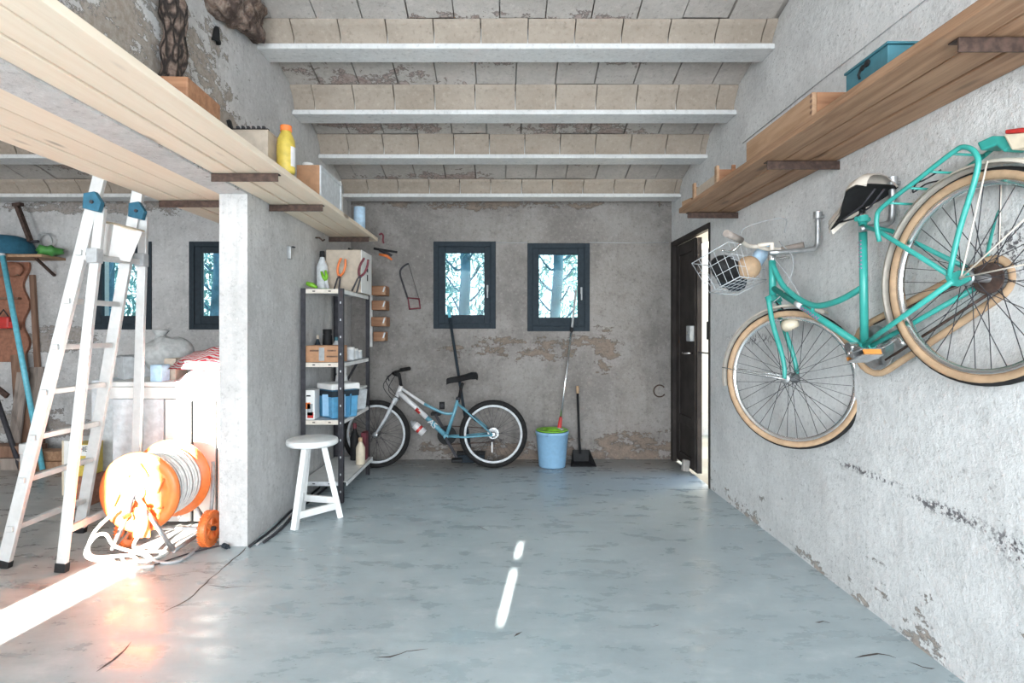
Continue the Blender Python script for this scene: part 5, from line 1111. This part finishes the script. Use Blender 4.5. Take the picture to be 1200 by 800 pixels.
# grey chest and crate left of the bench
t = thing('metal_cabinet', 'grey metal cabinet between the workbench and the ladder', 'cabinet', (-2.78, 4.35, 0))
ob('cabinet_body', MB().box((0, 0, 0.42), (0.5, 0.42, 0.84)), M['lightgrey'], t, 0.006)
for s in (-1, 1):
    d = ob('door', MB().box((s * 0.122, -0.216, 0.43), (0.236, 0.014, 0.76)), M['lightgrey'], t, 0.004); ob('handle', MB().box((s * 0.02, -0.23, 0.5), (0.012, 0.016, 0.09)), M['grey'], d, 0.003)
t = thing('plastic_crate', 'light grey plastic crate on top of the grey metal cabinet', 'crate', (-2.80, 4.30, 0.841))
ob('crate_body', MB().lathe([(0.001, 0), (0.145, 0), (0.16, 0.17), (0.15, 0.17), (0.135, 0.012), (0.001, 0.012)], 4, a0=PI / 4, a1=PI / 4 + 2 * PI, smooth=False), M['lightgrey'], t, 0.006)
ob('rim', MB().tube([(0.113 * a, 0.113 * b, 0.17) for a, b in ((-1, -1), (1, -1), (1, 1), (-1, 1))], 0.006, 6, closed=True), M['grey'], t)
bottle('dropper_bottle', 'dark bottle standing behind the light grey crate', -2.62, 4.42, 0.841, 0.025, 0.22, M['slate'], M['black'])
t = thing('foam_box', 'tall cream-edged white foam box on the floor behind the ladder', 'box', (-3.13, 4.22, 0))
ob('box_body', MB().box((0, 0, 0.2), (0.19, 0.2, 0.4)), M['white'], t, 0.004)
for s in (-1, 1): ob('edge_strip', MB().box((s * 0.092, -0.101, 0.2), (0.012, 0.004, 0.4)), M['cream'], t)
carton('clay_crate', 'terracotta coloured crate on the floor behind the reel', -2.99, -2.84, 3.86, 4.02, 0.0, 0.2, M['terracotta'])
t = carton('food_carton', 'yellow carton with black and white print on the terracotta crate', -2.98, -2.85, 3.87, 4.01, 0.204, 0.42, M['yellow'], band=[(0, 0.82, 1.0, 0.34, M['white'])])
for txt, zz in (('ICHE', 0.185), ('ICHE', 0.085)):
    me = text_mesh(txt, 0.05); o = ob('lettering', me, M['black'], t); o.rotation_euler = (PI / 2, 0, 0); o.location = (0.005, -0.0725, zz)

# ------------------------------------------------------------------ far left end of the back wall
sh = thing('corner_shelf', 'small wooden shelf on the back wall at the far left', 'shelf')
zs = 1.86
ob('board', MB().mm((-4.95, 5.0, zs), (-4.10, YB - 0.002, zs + 0.025)), M['crate'], sh, 0.003)
for x in (-4.2, -4.92): ob('bracket', MB().bar((x, YB - 0.01, zs - 0.14), (x, 5.06, zs - 0.005), 0.02, 0.02), M['rust'], sh)
t = thing('wash_basin', 'blue plastic basin upside down on the small far-left shelf', 'basin', (-4.53, 5.13, zs + 0.026))
ob('bowl', MB().lathe([(0.24, 0.0), (0.235, 0.02), (0.2, 0.11), (0.16, 0.16), (0.10, 0.18), (0.001, 0.185)], 30), M['hinge'], t); ob('rim', MB().torus((0, 0, 0.008), (0, 0, 1), 0.24, 0.008, 36, 6), M['hinge'], t)
bpole = at(20, 241, 5.15); epole = at(36, 283, 5.15)
t = thing('sash_clamp', 'dark iron clamp bar leaning above the blue basin', 'clamp'); ob('bar', MB().bar(bpole, epole, 0.03, 0.045, (0, 1, 0)), M['rust'], t, 0.003); ob('head', MB().bar(bpole + Vector((-0.03, 0, 0.005)), bpole + Vector((0.045, 0, 0.015)), 0.05, 0.03), M['rust'], t, 0.003); ob('screw', MB().tube([epole + Vector((-0.01, 0, 0.0)), epole + Vector((0.07, 0, 0.0))], 0.014, 8), M['dark'], t)
solo('rag', MB().ball((0, 0, 0.04), (0.11, 0.08, 0.05), 16, 10, lambda p: 1 + 0.18 * math.sin(7 * p.x + 5 * p.y) + 0.1 * math.sin(11 * p.z + 6 * p.x)), M['greendark'], 'dark green rag at the end of the small far-left shelf', 'rag', loc=(-4.14, 5.12, zs + 0.03))
t = thing('wire_coil', 'coil of pale wire on the wall beside the green rag', 'wire coil', at(54, 282, 5.24))
for k in range(3): ob('turn', MB().torus((0, -0.006 * k, 0.0), (0.1 * k, 1, 0.15 * k), 0.06 + 0.008 * k, 0.004, 22, 5), M['greysack'], t)
# scalloped wooden panel
pts = []; n = 40
for k in range(n + 1):
    s = k / n; pts.append((0.0 + 0.03 * math.sin(s * 2 * PI * 2.6 + 0.9) - 0.015, 0.93 - 0.93 * s))
poly = [(-0.42, 0.93), (-0.42, 0.0)] + [(a, b) for a, b in reversed(pts)]
t = thing('carved_panel', 'brown wooden panel with a scalloped edge hung below the far-left shelf', 'panel', at(32, 424, 5.245))
ob('panel_board', MB().prism(poly, (0, 0, 0), (1, 0, 0), (0, 0, 1), -0.03), M['terracotta'], t, 0.004)
for zz in (0.30, 0.58, 0.80): ob('rail', MB().mm((-0.42, -0.045, zz), (-0.05, -0.002, zz + 0.02)), M['darkwood'], t, 0.003)
ob('top_cushion', MB().ball((-0.12, -0.03, 0.86), (0.11, 0.035, 0.07), 14, 8), M['terracotta'], t)
t = thing('tool_pouch', 'red pouch with a strap on the scalloped wooden panel', 'pouch', at(4, 378, 5.16)); ob('pouch_body', MB().box((0, 0, 0), (0.13, 0.05, 0.11)), M['red'], t, 0.015, 3); ob('strap', MB().tube([(-0.05, 0, 0.05), (0, 0, 0.12), (0.05, 0, 0.05)], 0.006, 6), M['dark'], t); ob('buckle', MB().box((0.085, -0.005, -0.02), (0.05, 0.03, 0.06)), M['red'], t, 0.006)
p0, p1 = at(50, 552, 4.80), at(3, 300, 4.975); p0.z = 0.02
t = thing('blue_pole', 'sky blue pole leaning against the wall at the far left', 'pole'); ob('pole', MB().tube([p0, p1], 0.021, 12), M['bluepole'], t); ob('end_cap', MB().cyl(p1, p1 + (p1 - p0).normalized() * 0.03, 0.023, 12), M['lightgrey'], t)
def lean(label, a, b, w, t_, m, name='leaning_plank', cat='plank'):
    solo(name, MB().bar(a, b, w, t_, up=(0, 1, 0)), m, label, cat, group='old timber leaning on the back wall', bevel=0.003)
q0, q1 = at(50, 540, 5.25), at(38, 322, 5.262); q0.z = 0
lean('thin dark batten leaning beside the scalloped panel', q0, q1, 0.045, 0.03, M['darkwood'], 'leaning_batten', 'batten')
for k, (a, b, w, m, lab) in enumerate((((14, 548), (27, 436), 0.10, 'oldwood', 'short slanting brown plank leaning left of the blue pole'), ((30, 548), (22, 415), 0.14, 'darkwood', 'wide dark plank leaning behind the blue pole'), ((38, 548), (43, 430), 0.13, 'oldwood', 'greyish plank leaning right of the blue pole'))):
    q0, q1 = at(*a, 5.03 + 0.06 * k), at(*b, 5.15 + 0.045 * k); q0.z = 0.0; lean(lab, q0, q1, w, 0.022, M[m])
q0, q1 = at(25, 552, 4.86), at(-8, 455, 5.0); q0.z = 0.0
t = thing('pickaxe', 'dark pickaxe leaning at the far left end of the bay', 'pickaxe'); ob('shaft', MB().tube([q0, q1], 0.02, 8), M['dark'], t); ob('head', MB().bar(q1 + Vector((-0.08, 0, 0.09)), q1 + Vector((0.13, 0, -0.07)), 0.03, 0.045), M['rust'], t, 0.006)
for k, (x, y, zz, L, m, lab) in enumerate(((-4.45, 4.93, 0.0, 0.75, 'oldwood', 'lowest beam of the grey timber stack at the far left'), (-4.42, 4.96, 0.102, 0.7, 'darkwood', 'dark upper beam of the timber stack at the far left'), (-3.95, 4.9, 0.0, 0.42, 'pine', 'short pale beam lying next to the timber stack'), (-3.93, 4.93, 0.082, 0.36, 'pine', 'pale offcut resting on the short pale beam'))):
    solo('timber_beam', MB().box((0, 0, (0.05 if x < -4.2 else 0.04)), (L, 0.14, 0.1 if x < -4.2 else 0.08)), M[m], lab, 'beam', group='timber stacked on the floor', bevel=0.004, loc=(x, y, zz))
t = thing('pipe_offcut', 'short white pipe standing on the floor behind the ladder', 'pipe', (-4.0, 4.72, 0)); ob('pipe', MB().lathe([(0.04, 0), (0.04, 0.26), (0.034, 0.26), (0.034, 0)], 18), M['white'], t); ob('collar', MB().lathe([(0.046, 0.18), (0.048, 0.19), (0.048, 0.25), (0.046, 0.262), (0.04, 0.262)], 18), M['white'], t)
